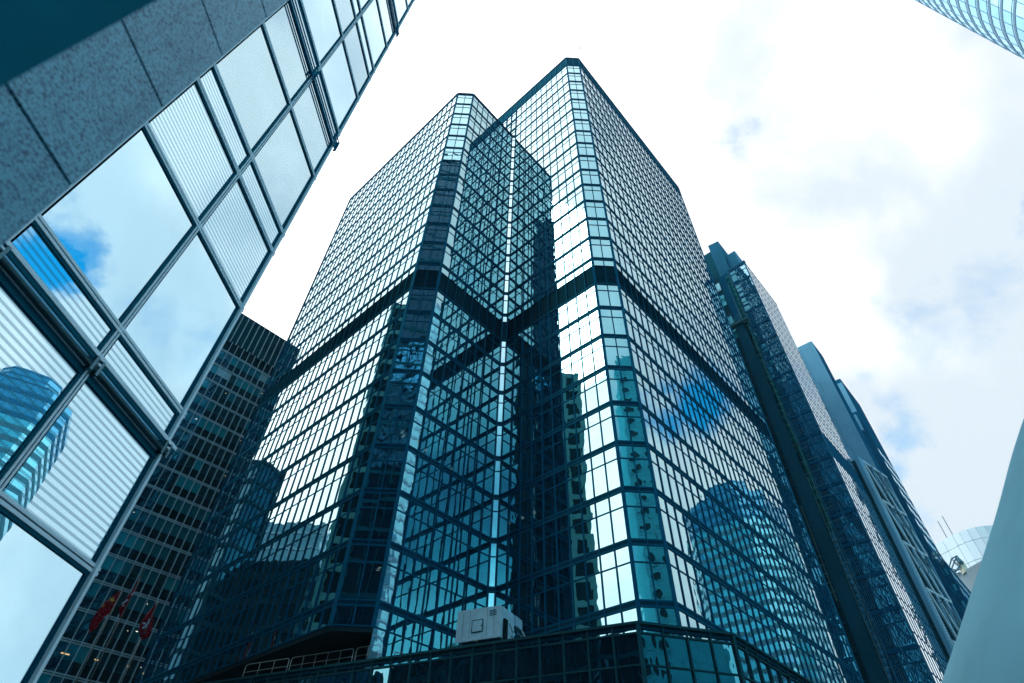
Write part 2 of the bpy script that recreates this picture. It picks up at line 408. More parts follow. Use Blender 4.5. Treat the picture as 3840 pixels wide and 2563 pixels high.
# ------------------------------------------------------------------ ground
def struct(name, mb_, mt_):
    o = mb_.build(name, mt_); o['kind'] = 'structure'; return o
g_ = MB(); g_.quad((-900, -900, 0), (900, -900, 0), (900, 900, 0), (-900, 900, 0)); struct('ground', g_, M['paving'])
rd = MB()
ra, rb = Vector((-3.0, -80, 0)), Vector((14.0, 20, 0))
rd.prism([(-4, -300), (9, -300), (9, 22), (-4, 22)], 0.0, 0.004); struct('road', rd, M['asphalt'])
pv = MB(); pv.prism([(-9.5, -300), (-4, -300), (-4, 22), (-9.5, 22)], 0.0, 0.13); struct('pavement', pv, M['paving'])

# ================================================================== MAIN TOWER
P1 = Vector((10.909, 47.066))
G1, G2 = P1.dot(e1), P1.dot(e2)
c1 = 2.196; A_LEN = 16.198; c3 = 0.567; D_LEN = 12.833; c2 = 2.454; C_LEN = 40.0; B_LEN = 47.0
def U(v): return Vector((v.x*K, v.y*K))
p1 = P1; p2 = P1+(e2-e1)*c1; p6 = P1+e1*A_LEN; p5 = p6+(e1-e2)*c3; p4 = p5-e2*D_LEN; p3 = p4+(e1-e2)*c2; p7 = p3+e1*C_LEN; p8 = p2+e2*B_LEN
tower = root('glass_skyscraper', 'dark framed mirror glass skyscraper with two angular wings and a black band halfway up', 'skyscraper', (U(p5).x, U(p5).y, 0))
PITCHZ = 5.265; Z0 = 145.3; ZTOP = 150.0; ZLEFT = 129.6; BT, BB = 64.5, 60.55
def floorz(k): return Z0-PITCHZ*k
panes = Panes(tower)
mull_n = []
def wing_face(A, B, n, ncols, ztop, zbot, kfirst, mw=0.075, md=0.075, gmat='glass'):
    fc = Face(tower, U(A), U(B), n)
    dx = fc.L/ncols
    # vertical mullions
    for i in range(1, ncols):
        fc.bar('mullion', M['frame'], i*dx-mw/2, i*dx+mw/2, ZZ(zbot), ZZ(ztop), 0.0, md)
    k = kfirst
    first = True
    while floorz(k) > zbot:
        z1 = floorz(k); z0 = max(floorz(k+1), zbot)
        bh = 0.60
        # thick floor bar under the floor line
        zb = z1-0.0
        inband = lambda z: BB < z < BT
        if not (BB-0.1 < zb-0.35 < BT):
            for (a_, b_, d0, d1, mm) in ((0.0, 0.16, 0.0, 0.065, 'frame'), (0.16, 0.46, -0.02, 0.03, 'frame_dk'), (0.46, 0.62, 0.0, 0.065, 'frame')):
                fc.bar('floor_bar', M[mm], 0.0, fc.L, ZZ(zb-b_), ZZ(zb-a_), d0, d1)
        zs0 = zb-0.62; ztr = zs0-1.50; zend = floorz(k+1)
        segs = [(zs0, ztr+0.06), (ztr-0.06, zend)]
        for si, (hi, lo) in enumerate(segs):
            lo = max(lo, zbot)
            if hi <= lo: continue
            if hi > BT and lo < BT: lo = BT
            elif hi > BB and lo < BB: hi = BB-0.35
            elif BB-0.01 <= lo and hi <= BT+0.01: continue
            if hi-lo < 0.25: continue
            for i in range(ncols):
                panes.add(fc, i*dx+mw/2-0.01, (i+1)*dx-mw/2+0.01, ZZ(lo), ZZ(hi), 0.0, M[gmat])
        if ztr > zbot and not (BB-0.3 < ztr < BT):
            fc.bar('transom', M['frame'], 0.0, fc.L, ZZ(ztr-0.06), ZZ(ztr+0.06), 0.0, 0.04)
        k += 1
    if zbot < BB and ztop > BT:
        for i in range(ncols):
            fc.bar('band_panel', M['band'], i*dx+mw/2, (i+1)*dx-mw/2, ZZ(BB), ZZ(BT), -0.14, -0.10)
        fc.bar('band_sill', M['frame'], 0.0, fc.L, ZZ(BB-0.33), ZZ(BB-0.16), -0.05, 0.10)
        fc.bar('band_sill', M['frame_dk'], 0.0, fc.L, ZZ(BB-0.14), ZZ(BB+0.02), -0.12, 0.05)
        lv = MB()
        for q in range(14):
            zq = ZZ(BB)+(q+0.5)*(ZZ(BT)-ZZ(BB))/14
            for i in range(ncols): fc.mb(lv, i*dx+mw/2+0.01, (i+1)*dx-mw/2-0.01, zq-0.012, zq+0.012, -0.10, -0.06)
        lv.build('band_louvre', M['frame_dk'], tower)
    return fc
nA, nC, nB, nD = -e2, -e2, -e1, -e1
nCh = -(e1+e2)
ZP = 12.0     # right tower runs down behind the podium
ZS = 16.72    # left wing stops above a recess
fA = wing_face(p1, p6, nA, 10, Z0, ZP, 0)
fB = wing_face(p2, p8, nB, 29, Z0, ZP, 0)
fRC = wing_face(p1, p2, nCh, 2, Z0, ZP, 0)
fC = wing_face(p3, p7, nC, 25, ZLEFT, ZS, 3)
fD = wing_face(p4, p5, nD, 8, ZLEFT, ZS-4.5, 3)
fLC = wing_face(p3, p4, nCh, 2, ZLEFT, ZS, 3)
fS = wing_face(p5, p6, nCh, 1, ZLEFT, ZP, 3, gmat='glass_strip_lit')
# right tower continues above and behind the left wing
a_end = p1+e1*32.5
fA2 = Face(tower, U(p6), U(a_end), nA)
for k in range(0, 4):
    z1 = floorz(k)
    if z1 < ZLEFT: break
    for i in range(10):
        dx = fA2.L/10
        hi = z1-0.62; mid = hi-1.5
        lo2 = max(floorz(k+1), ZLEFT)
        panes.add(fA2, i*dx+0.04, (i+1)*dx-0.04, ZZ(mid+.06), ZZ(hi), 0.0, M['glass'])
        if mid-.06 > lo2+.2: panes.add(fA2, i*dx+0.04, (i+1)*dx-0.04, ZZ(lo2), ZZ(mid-.06), 0.0, M['glass'])
    fA2.bar('floor_bar', M['frame'], 0, fA2.L, ZZ(z1-0.62), ZZ(z1), 0, 0.12)
    fA2.bar('transom', M['frame'], 0, fA2.L, ZZ(z1-2.18), ZZ(z1-2.06), 0, 0.07)
for i in range(0, 11): fA2.bar('mullion', M['frame'], i*fA2.L/10-0.042, i*fA2.L/10+0.042, ZZ(ZLEFT), ZZ(Z0), 0, 0.17)
# parapet of the right tower
for fc, nc in ((fA, 10), (fB, 29), (fRC, 2), (fA2, 10)):
    dx = fc.L/nc
    for i in range(nc):
        fc.bar('parapet_panel', M['slab'], i*dx+0.05, (i+1)*dx-0.05, ZZ(Z0)+0.01, ZZ(ZTOP)-0.08, -0.10, 0.02)
    for i in range(nc+1):
        fc.bar('parapet_fin', M['navy_lt'], i*dx-0.05, i*dx+0.05, ZZ(Z0)+0.01, ZZ(ZTOP)-0.05, 0.0, 0.14)
    fc.bar('parapet_coping', M['frame'], 0, fc.L, ZZ(ZTOP)-0.08, ZZ(ZTOP), -0.3, 0.16)
for fc in (fC, fD, fLC, fS): fc.bar('parapet_coping', M['frame'], 0, fc.L, ZZ(ZLEFT), ZZ(ZLEFT)+0.18, -0.4, 0.14)
# corner posts
def post(pp, n, z0, z1, w=0.26):
    f_ = Face(tower, U(pp)-n.orthogonal().normalized()*5, U(pp)+n.orthogonal().normalized()*5, n)
    f_.bar('corner_post', M['frame'], 5-w/2, 5+w/2, ZZ(z0), ZZ(z1), -0.12, 0.06)
n1_ = (nA.normalized()+nCh.normalized()).normalized(); n2_ = (nB.normalized()+nCh.normalized()).normalized()
post(p1, n1_, ZP, Z0); post(p2, n2_, ZP, Z0); post(p3, n1_, ZS, ZLEFT); post(p4, n2_, ZS, ZLEFT)
post(p5, n2_, ZP, ZLEFT, 0.16); post(p6, n1_, ZP, ZLEFT, 0.16)
post(p7, n2_, ZS, ZLEFT); post(p8, n2_, ZP, Z0)
# far end wall of the right tower (seen in the neighbour's glass) and dark cores
fE = wing_face(p8, p8+e1*33, e2, 20, Z0, ZP, 0)
core = MB()
def inset(lst, zlo, zhi): core.prism([tuple(q) for q in lst], zlo, zhi)
def EG(a, b): v = e1*a+e2*b; return U(v)
inn = 0.25
def pk(v): return (v.dot(e1), v.dot(e2))
a1, b1 = pk(p1); a2, b2 = pk(p2); a6, b6 = pk(p6); a5, b5 = pk(p5); a4, b4 = pk(p4); a3, b3 = pk(p3); a7, b7 = pk(p7); a8, b8 = pk(p8)
inset([EG(a1, b1+inn), EG(a2+inn, b2), EG(a2+inn, b8-inn), EG(a2+33, b8-inn), EG(a2+33, b1+inn)], ZZ(ZP), ZZ(ZTOP)-0.3)
inset([EG(a3, b3+inn), EG(a4+inn, b4), EG(a5+inn, b5), EG(a6, b6+inn), EG(a6, b6+16), EG(a7-inn, b6+16), EG(a7-inn, b3+inn)], ZZ(ZS), ZZ(ZLEFT)-0.1)
core.build('core', M['core'], tower)
# recess wall under the left wing
rw = MB()
inset2 = [EG(a3-1.0, b3+5.2), EG(a4+1.2, b4+4.2), EG(a5+2.5, b5-1.5), EG(a5+2.5, b5+6), EG(a7-4, b5+6), EG(a7-4, b3+5.2)]
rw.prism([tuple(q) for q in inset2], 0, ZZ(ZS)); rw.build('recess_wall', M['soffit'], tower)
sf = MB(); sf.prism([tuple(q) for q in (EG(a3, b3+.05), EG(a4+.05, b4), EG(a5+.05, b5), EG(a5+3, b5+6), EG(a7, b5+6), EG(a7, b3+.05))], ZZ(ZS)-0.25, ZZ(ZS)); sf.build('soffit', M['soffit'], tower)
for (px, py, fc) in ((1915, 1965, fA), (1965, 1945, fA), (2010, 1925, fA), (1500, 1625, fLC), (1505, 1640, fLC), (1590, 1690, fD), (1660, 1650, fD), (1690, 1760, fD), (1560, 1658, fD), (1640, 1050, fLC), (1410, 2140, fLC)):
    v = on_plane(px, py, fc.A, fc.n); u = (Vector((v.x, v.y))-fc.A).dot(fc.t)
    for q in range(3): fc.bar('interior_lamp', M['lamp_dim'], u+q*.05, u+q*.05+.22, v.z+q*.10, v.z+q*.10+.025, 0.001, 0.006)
panes.finish(300)

# ================================================================== PODIUM
q1 = Vector((8.72, 38.41)); q2 = Vector((15.23, 39.91))
tA = Vector((math.cos(R(153.3)), math.sin(R(153.3)))); tB = Vector((math.cos(R(47.2)), math.sin(R(47.2))))
nPA = Vector((tA.y, -tA.x)); nPA = nPA if nPA.y < 0 else -nPA
tCh = (q2-q1).normalized(); nPC = Vector((tCh.y, -tCh.x)); nPB = Vector((tB.y, -tB.x))
q0 = q1+tA*60; q3 = q2+tB*62
pod = root('podium_block', 'low dark glass podium with pale thin grid in front of the mirror glass skyscraper', 'podium', (U(q1).x, U(q1).y, 0))
pp = Panes(pod, 'pane', 0.004)
for (A, B, n, nc) in ((q1, q0, nPA, 35), (q1, q2, nPC, 4), (q2, q3, nPB, 36)):
    fc = Face(pod, U(A), U(B), n); dx = fc.L/nc
    zt = 14.0
    for i in range(nc+1 if n is not nPC else nc):
        if i == 0 and n is not nPA: continue
        fc.bar('mullion', M['pod_frame'], i*dx-0.04, i*dx+0.04, 0.0, ZZ(zt)-0.1, 0.0, 0.10)
    fc.bar('coping', M['pod_frame'], -0.04, fc.L, ZZ(zt)-0.10, ZZ(zt)+0.02, -0.35, 0.16)
    fc.bar('coping_groove', M['frame_dk'], 0, fc.L, ZZ(zt)-0.32, ZZ(zt)-0.16, -0.08, 0.05)
    fc.bar('transom', M['pod_frame'], 0, fc.L, ZZ(zt)-0.52, ZZ(zt)-0.44, 0.0, 0.08)
    zz = [ZZ(13.45), ZZ(11.52), ZZ(8.3), ZZ(6.4), ZZ(3.2), 0.3]
    for a_, b_ in zip(zz[:-1], zz[1:]):
        for i in range(nc):
            pp.add(fc, i*dx+0.035, (i+1)*dx-0.035, b_+0.035, a_-0.035, 0.0, M['pod_glass'])
        fc.bar('transom', M['pod_frame'], 0, fc.L, b_-0.035, b_+0.035, 0.0, 0.07)
for q, n in ((q1, (nPA+nPC).normalized()), (q2, (nPC+nPB).normalized())):
    f_ = Face(pod, U(q)-n.orthogonal()*5, U(q)+n.orthogonal()*5, n); f_.bar('corner_post', M['pod_frame'], 4.9, 5.1, 0, ZZ(14)-0.1, -0.1, 0.12)
pb = MB()
back = 26
i1 = q1-nPA*0.25; i2 = q2-nPC*0.2
pb.prism([tuple(U(v)) for v in (q0-nPA*.3, q1-(nPA+nPC)*.25, q2-(nPC+nPB)*.25, q3-nPB*.3, q3-nPB*8, q2-nPB*3-nPA*6, q1-nPA*14, q0-nPA*14)], 0, ZZ(13.1))
pb.build('core', M['core'], pod)
pp.finish(300)

# railings on the podium roof
def tube(mb_, pts, r):
    for a_, b_ in zip(pts[:-1], pts[1:]): mb_.rod(a_, b_, r, 8)
Bp = q1-nPA*0.5
def rp(s_, z_): v = Bp+tA*s_; return P(v.x, v.y, z_)
RAILS = [(34.42, 29.68, 3, 'leftmost length of galvanised pipe railing on the podium roof edge'), (29.42, 23.13, 5, 'long middle length of galvanised pipe railing on the podium roof edge'), (22.84, 20.57, 2, 'short right hand length of galvanised pipe railing beside the vertical conduit')]
for (s0, s1, nb, lab) in RAILS:
    r_ = root('pipe_railing', lab, 'railing', rp((s0+s1)/2, 13.3), 'railings along the podium roof')
    mb_ = MB(); zb, zt = 13.3, 15.22
    pts = [rp(s0, zb), rp(s0, zt-.18), rp(s0-.06, zt-.06), rp(s0-.2, zt), rp(s1+.2, zt), rp(s1+.06, zt-.06), rp(s1, zt-.18), rp(s1, zb)]
    tube(mb_, pts, 0.022); mb_.build('hoop_rail', M['gal'], r_, True)
    mb_ = MB(); mb_.rod(rp(s0, 14.62), rp(s1, 14.62), 0.018, 8); mb_.build('mid_rail', M['gal'], r_, True)
    for i in range(1, nb+ (0 if nb < 3 else 0)):
        s_ = s0+(s1-s0)*i/nb
        mb_ = MB(); mb_.rod(rp(s_, zb), rp(s_, zt), 0.016, 8); mb_.build('baluster', M['gal'], r_, True)
# conduit pole and small frame
cx = MB(); vv = q1-nPA*3.0+tA*23.6
cx.rod(P(vv.x, vv.y, 13.1), P(vv.x-.05, vv.y, 18.4), 0.03, 8); o = cx.build('roof_conduit', M['rust']); o['label'] = 'thin pale vertical conduit pole behind the short railing on the podium roof'; o['category'] = 'pole'
sfm = MB(); a_, b_ = rp(19.1, 14.5), rp(18.2, 14.5)
sfm.rod(rp(19.1, 13.3), rp(19.1, 14.55), 0.03, 6); sfm.rod(rp(19.1, 14.5), rp(18.3, 14.3), 0.03, 6); sfm.rod(rp(18.3, 14.3), rp(18.3, 13.3), 0.03, 6)
o = sfm.build('pipe_bracket', M['gal']); o['label'] = 'small bent pale bracket showing above the podium coping right of the railings'; o['category'] = 'bracket'

# window-cleaning cradle cabin on the podium roof
off = 2.0
Bc = q1-nPA*off
def bp_(s_, dpt, z_): v = Bc+tA*s_-nPA*dpt; return P(v.x, v.y, z_)
cab = root('roof_cabin', 'pale white metal equipment cabin with a square hatch standing on the podium roof', 'equipment cabin', bp_(12.9, 0, 13.2))
mb_ = MB()
ft = [bp_(14.75, 0, 15.2), bp_(10.95, 0, 15.08), bp_(10.95, 0, 17.36), bp_(14.75, 0, 17.42)]
bk = [bp_(14.4, 2.0, 15.2), bp_(10.75, 2.0, 15.1), bp_(10.75, 2.0, 17.3), bp_(14.4, 2.0, 17.4)]
mb_.quad(*ft); mb_.quad(*bk)
for i in range(4): j = (i+1) % 4; mb_.quad(ft[i], ft[j], bk[j], bk[i])
mb_.build('body', M['white_box'], cab)
def fbox(name, mt_, s0, s1, z0, z1, d0, d1, par=cab):
    b = MB(); b.v = []
    pts = []
    for dd in (d0, d1): pts.append([bp_(s0, -dd, z0), bp_(s1, -dd, z0), bp_(s1, -dd, z1), bp_(s0, -dd, z1)])
    b.quad(*pts[0]); b.quad(*pts[1])
    for i in range(4): j = (i+1) % 4; b.quad(pts[0][i], pts[0][j], pts[1][j], pts[1][i])
    return b.build(name, mt_, par)
hz0, hz1, hs0, hs1 = 15.62, 16.55, 13.40, 12.42
for (a_, b_, c_, d_2) in ((hs0, hs0-.04, hz0, hz1), (hs1+.04, hs1, hz0, hz1), (hs0, hs1, hz0, hz0+.04), (hs0, hs1, hz1-.04, hz1)):
    fbox('hatch_frame', M['pod_frame'], a_, b_, c_, d_2, 0.0, 0.035)
hd = fbox('hatch', M['white_box'], hs0-.08, hs1+.08, hz0+.07, hz1-.08, 0.0, 0.05)
fbox('handle', M['black'], 12.56, 12.52, 16.0, 16.12, 0.05, 0.09, hd)
fbox('base_trim', M['white_box'], 14.78, 10.93, 15.05, 15.22, 0.0, 0.06)
for q_ in (14.2, 13.6, 12.1, 11.5): fbox('panel_seam', M['pod_frame'], q_, q_-.018, 15.24, 17.3, 0.0, 0.008)
for q_ in range(4): fbox('vent_louvre', M['pod_frame'], 11.9, 11.3, 16.7+q_*.12, 16.74+q_*.12, 0.0, 0.02)
fbox('bracket', M['rust'], 12.95, 12.8, 14.92, 15.08, 0.0, 0.08)
fbox('undercarriage', M['black'], 14.6, 11.1, 13.1, 15.02, -1.9, -0.35)
# right side: arm, cable bundle, number 2
sd = MB(); sd.box(bp_(10.80, 0.6, 15.75), Vector((tA.x, tA.y, 0))*0.06, Vector((nPA.x, nPA.y, 0))*0.20, Vector((0, 0, .55))); sd.build('side_motor', M['black'], cab)
arm = MB()
fr_ = [bp_(10.7, 3.0, 17.25), bp_(10.35, 3.0, 17.0)]
arm.box(bp_(11.0, 2.6, 16.85), Vector((tA.x, tA.y, 0))*0.3, Vector((nPA.x, nPA.y, 0))*0.45, Vector((0, 0, .28))); arm.build('rear_housing', M['white_box'], cab)
ck = MB()
ck.rod(bp_(10.6, 3.1, 16.4), bp_(10.3, 3.2, 15.8), 0.08, 8); ck.rod(bp_(10.7, 2.5, 16.1), bp_(10.35, 3.1, 15.8), 0.035, 6); ck.build('jib_arm', M['gal'], cab)
cb = MB()
prev = None
for i in range(9):
    q = bp_(10.68-.05*math.sin(i*.8), 1.0+i*.13, 16.3-.25*math.sin(i/8*math.pi)-i*.03)
    if prev is not None: cb.rod(prev, q, 0.02, 5)
    prev = q
cb.build('cable', M['black'], cab, True)
fc2 = bpy.data.curves.new('number_mark', 'FONT'); fc2.body = '2'; fc2.size = 0.62; fc2.extrude = 0.008
tmp = bpy.data.objects.new('tmp', fc2); COL.objects.link(tmp)
dg = bpy.context.evaluated_depsgraph_get(); me2 = bpy.data.meshes.new_from_object(tmp.evaluated_get(dg)); bpy.data.objects.remove(tmp)
num = bpy.data.objects.new('number_mark', me2); COL.objects.link(num); me2.materials.append(M['black'])
num.parent = cab
xax = Vector((-nPA.x, -nPA.y, 0)); yax = Vector((0, 0, 1)); zax = xax.cross(yax)
mm = Matrix((xax, yax, zax)).transposed().to_4x4(); mm.translation = bp_(10.72, 1.35, 15.02)-world_loc(cab)+zax*0.03
num.matrix_local = mm

# ================================================================== LEFT GLASS BUILDING
BE = R(84.707)
gd = Vector((math.cos(BE), math.sin(BE))); gn = Vector((gd.y, -gd.x))
SG = 0.63
Eg = Vector((-13.055, 18.053))*SG; MT = 4.515*SG
gb = root('banded_glass_building', 'pale framed glass building with banded panes mirroring cloud at the left', 'office building', (U(Eg).x, U(Eg).y, 0))
NCG = 15
A_ = Eg-gd*MT*NCG
fG = Face(gb, U(A_), U(Eg), gn)
GT = 168.0
gp = Panes(gb, 'pane', 0.0007)
rows = [(7.589, 'clear'), (12.084, 'frit'), (13.922, 'frit'), (20.347, 'clear'), (24.93, 'frit'), (26.703, 'frit')]
zs = [7.589, 12.084, 13.922]
kinds = {}
base = [(13.922, 20.347, 'cg_clear'), (20.347, 24.93, 'cg_frit'), (24.93, 26.703, 'cg_frit'), (26.703, 33.196, 'cg_fine'), (33.196, 37.932, 'cg_fine'), (37.932, 39.671, 'cg_fine'), (39.671, 46.069, 'cg_clear'), (46.069, 50.662, 'cg_fine'), (50.662, 52.537, 'cg_clear'), (52.537, 58.806, 'cg_clear'), (58.806, 63.729, 'cg_clear')]
allrows = [(-2.0, 7.589, 'cg_clear'), (7.589, 12.084, 'cg_frit'), (12.084, 13.922, 'cg_frit')]+base
z = 63.729
while z < GT/SG-6:
    for dz in (1.8, 6.4, 4.66):
        allrows.append((z, z+dz, 'cg_clear')); z += dz
GT = z*SG
allrows = [(a_*SG, b_*SG, m_) for a_, b_, m_ in allrows]
dx = fG.L/NCG
for (z0, z1, mk) in allrows:
    for i in range(NCG):
        gp.add(fG, i*dx+0.1006, (i+1)*dx-0.1006, ZZ(z0)+0.0823, ZZ(z1)-0.0945, 0.0, M[mk])
    # horizontal: dark reveal below, two pale flanges and a dark groove
    za = ZZ(z1)
    fG.bar('rail_reveal', M['alu_dk'], 0, fG.L, za-0.1008, za-0.0473, 0.0, 0.0262)
    fG.bar('rail', M['alu'], 0, fG.L+0.1008, za-0.0473, za+0.0032, 0.0, 0.0438)
    fG.bar('rail_groove', M['alu_dk'], 0, fG.L+0.0315, za+0.0032, za+0.0284, 0.0, 0.0262)
    fG.bar('rail', M['alu'], 0, fG.L+0.1008, za+0.0284, za+0.0788, 0.0, 0.0438)
for i in range(NCG+1):
    u = i*dx
    if i == NCG:
        fG.bar('edge_frame', M['alu_dk'], u-0.1008, u-0.0378, -1, ZZ(GT), 0, 0.0219)
        fG.bar('edge_frame', M['alu'], u-0.0378, u+0.0189, -1, ZZ(GT), -0.0756, 0.0882)
        continue
    fG.bar('mullion_reveal', M['alu_dk'], u-0.1008, u-0.0473, -1, ZZ(GT), 0, 0.0219)
    fG.bar('mullion', M['alu'], u-0.0473, u-0.0126, -1, ZZ(GT), 0, 0.0394)
    fG.bar('mullion_groove', M['alu_dk'], u-0.0126, u+0.0126, -1, ZZ(GT), 0, 0.0219)
    fG.bar('mullion', M['alu'], u+0.0126, u+0.0473, -1, ZZ(GT), 0, 0.0394)
# outrigger rails every two storeys
for zc in (12.084, 37.932, 63.729, 89.6, 115.4, 141.2):
    zw = ZZ(zc*SG)
    if zc < 20:
        fG.bar('outrigger_rail', M['alu'], -0.0875, fG.L+0.2275, zw+0.175, zw+0.245, 0.0875, 0.1181)
        fG.bar('outrigger_rail', M['alu_dk'], -0.0875, fG.L+0.2275, zw+0.1006, zw+0.1706, 0.0788, 0.105)
        rdm = MB(); rdm.rod(fG.pt(-0.0875, zw-0.0088, 0.0963), fG.pt(fG.L+0.0262, zw-0.0088, 0.0963), 0.0438, 14); rdm.build('rail_tube', M['tube'], gb, True)
        fG.bar('rail_shadow_gap', M['alu_dk'], -0.0875, fG.L, zw-0.1663, zw-0.0525, 0.0, 0.035)
        for i in range(1, NCG+1):
            for du in (-0.0875, 0.0525):
                fG.bar('outrigger_bracket', M['tube'], i*dx+du-0.0262, i*dx+du+0.0262, zw-0.0788, zw+0.175, 0.0175, 0.14)
            fG.bar('bracket_pin', M['alu'], i*dx-0.0438, i*dx+0.0175, zw+0.0525, zw+0.0875, 0.105, 0.1575)
    else:
        for q_, h_ in ((-0.21, 0.0438), (-0.0438, 0.0438), (0.14, 0.0525), (0.35, 0.0438)):
            fG.bar('outrigger_rail', M['rail_blue'], -0.0875, fG.L+0.1575, zw+q_, zw+q_+h_, 0.0875, 0.1138)
        for i in range(1, NCG+1):
            u = i*dx+(0.14 if i == NCG else 0.0)
            fG.bar('outrigger_bracket', M['rail_blue'], u-0.0175, u+0.0175, zw-0.21, zw+0.3937, 0.0262, 0.1225)
            fG.bar('outrigger_bracket', M['rail_blue'], u-0.14, u-0.1138, zw-0.21, zw+0.175, 0.0262, 0.1225)
gp.finish(300)
gcore = MB()
gcore.prism([tuple(U(Eg)-gn*0.12), tuple(U(A_)-gn*0.12), tuple(U(A_)-gn*44), tuple(U(Eg)-gn*44)], 0, ZZ(GT)-0.2)
gcore.build('end_wall', M['end_wall'], gb)
fGe = Face(gb, U(Eg)-gn*44, U(Eg)-gn*0.3, gd)
for i in range(30): fGe.bar('end_mullion', M['alu_dk'], i*fGe.L/30, i*fGe.L/30+0.12, 0, ZZ(GT), 0, 0.1)
for k in range(34): fGe.bar('end_spandrel', M['alu_dk'], 0, fGe.L, 3+k*3.9, 3.5+k*3.9, 0, 0.07)

# ================================================================== GRANITE PIER beside the camera
PD = R(86.0); pg = Vector((math.cos(PD), math.sin(PD))); pn = Vector((pg.y, -pg.x))
pier = root('granite_pier', 'speckled blue grey granite clad pier close by at the upper left', 'pier', (-2.5*K, 0, 0))
pe = 1.580
fP = Face(pier, Vector((-2.5, 0))*K+pg*(pe-5)*K, Vector((-2.5, 0))*K+pg*pe*K, pn)
js = [-1.5, -0.42, 0.64, 1.70, 2.715, 3.77, 4.80, 5.86, 6.92, 7.98, 9.04, 10.1, 11.2, 12.3]
for i in range(len(js)-1):
    fP.bar('granite_slab', M['granite'], 1.4, fP.L, ZZ(js[i])+0.009, ZZ(js[i+1])-0.009, -0.035, 0.0)
    fP.bar('granite_slab', M['granite'], -0.4, 1.39, ZZ(js[i])+0.006, ZZ(js[i+1])-0.006, -0.035, 0.0)
pb = MB(); fP.mb(pb, 0.0, fP.L-0.012, 0, ZZ(12.2), -0.9, -0.04); pb.build('pier_core', M['joint'], pier)
# near steel post that crosses the corner, out of focus
sa = azel(156.6, 0); Aq = Vector((sa.x, sa.y))*0.95
stp = root('steel_post', 'dark blurred steel post crossing the top left corner', 'post', (Aq.x, Aq.y, 0))
perp = Vector((-sa.y, sa.x))
sb = MB(); sb.prism([tuple(Aq), tuple(Aq+perp*0.30-Vector((sa.x, sa.y))*0.02), tuple(Aq+perp*0.30+Vector((sa.x, sa.y))*0.25), tuple(Aq+Vector((sa.x, sa.y))*0.20+perp*.03)], 0, 6.0); sb.build('post_shaft', M['steel_post'], stp)
sb = MB(); c_ = Aq+perp*0.28-Vector((sa.x, sa.y))*0.05
sb.prism([(c_.x-.04, c_.y-.04), (c_.x+.04, c_.y-.04), (c_.x+.04, c_.y+.04), (c_.x-.04, c_.y+.04)], 0, 6.0); sb.build('cover_strip', M['joint'], stp)

# ================================================================== OFFICE BLOCK BEHIND (left)
def EE(a, b): return EG(a, b)
ob = root('louvre_topped_office', 'dark office block with pale vertical fins and a louvred top storey behind the skyscraper', 'office building', (EE(100, 30).x, EE(100, 30).y, 0))
fO = Face(ob, EE(100, 17.78), EE(100, 44.38), -e1)   # e2 = 4.48 + 1.33*i
NO = 20; dxo = fO.L/NO
op = Panes(ob, 'pane', 0.003); osp = Panes(ob, 'spandrel', 0.002)
rl = random.Random(3)
for k in range(-7, 13):
    zr = 33.5+3.93*k
    for q in (-0.22, 0.06):
        fO.bar('floor_rail', M['ofin'], 0, fO.L, ZZ(zr+q), ZZ(zr+q+0.16), 0.0, 0.10)
    run = 0; mk = 'ov0'
    for i in range(NO):
        if run <= 0: run = rl.choice((1, 1, 2, 3, 4)); mk = rl.choice(('ov0', 'ov0', 'ov0', 'ov1', 'ov1', 'ov2', 'ov2'))
        run -= 1
        mk_ = mk
        if k == 11 and i in (2, 3): mk_ = 'ov3'
        if k == 12 and i in (8, 9, 10): mk_ = 'ov3' if i != 9 else 'ov2'
        op.add(fO, i*dxo+0.03, (i+1)*dxo-0.03, ZZ(zr-2.12), ZZ(zr-0.24), 0.0, M[mk_])
        osp.add(fO, i*dxo+0.03, (i+1)*dxo-0.03, ZZ(zr-3.70), ZZ(zr-2.22), 0.0, M['ospan'])
        if mk_ in ('ov0', 'ov1') and rl.random() < 0.09:
            u = i*dxo+0.2+rl.random()*0.4; zz_ = ZZ(zr)-0.55-rl.random()*0.3
            fO.bar('ceiling_lamp', M['lamp'], u, u+rl.choice((0.07, 0.09, 0.22)), zz_, zz_+0.06, 0.0, 0.02)
    fO.bar('sill_line', M['olouv'], 0, fO.L, ZZ(zr-2.22), ZZ(zr-2.12), 0.0, 0.06)
for i in range(NO+1):
    fO.bar('fin', M['ofin'], i*dxo-0.035, i*dxo+0.035, 0, ZZ(83.4), 0.12, 0.30)
for i in range(NO+2):
    u = i*dxo*0.955-0.3
    fO.bar('louvre_fin', M['ofin'], u-0.05, u+0.05, ZZ(83.3), ZZ(91.7), 0.0, 0.20)
    if i <= NO: fO.bar('louvre_panel', M['olouv'], u+0.05, u+dxo*0.955-0.05, ZZ(83.3), ZZ(91.6), -0.15, -0.05)
lvs = MB()
for q in range(44):
    zq = ZZ(83.3)+q*0.142; fO.mb(lvs, 0, fO.L, zq, zq+0.03, -0.05, 0.0)
o = lvs.build('louvre_blades', M['olouv'], ob); o['kind'] = 'stuff'
fO.bar('roof_coping', M['olouv'], -0.2, fO.L, ZZ(91.6), ZZ(91.8), -0.4, 0.05)
op.finish(290); osp.finish(290)
oc = MB(); oc.prism([tuple(EE(100.25, 17.6)), tuple(EE(100.25, 46)), tuple(EE(126, 46)), tuple(EE(126, 17.6))], 0, ZZ(91.6)); oc.build('core', M['core'], ob)
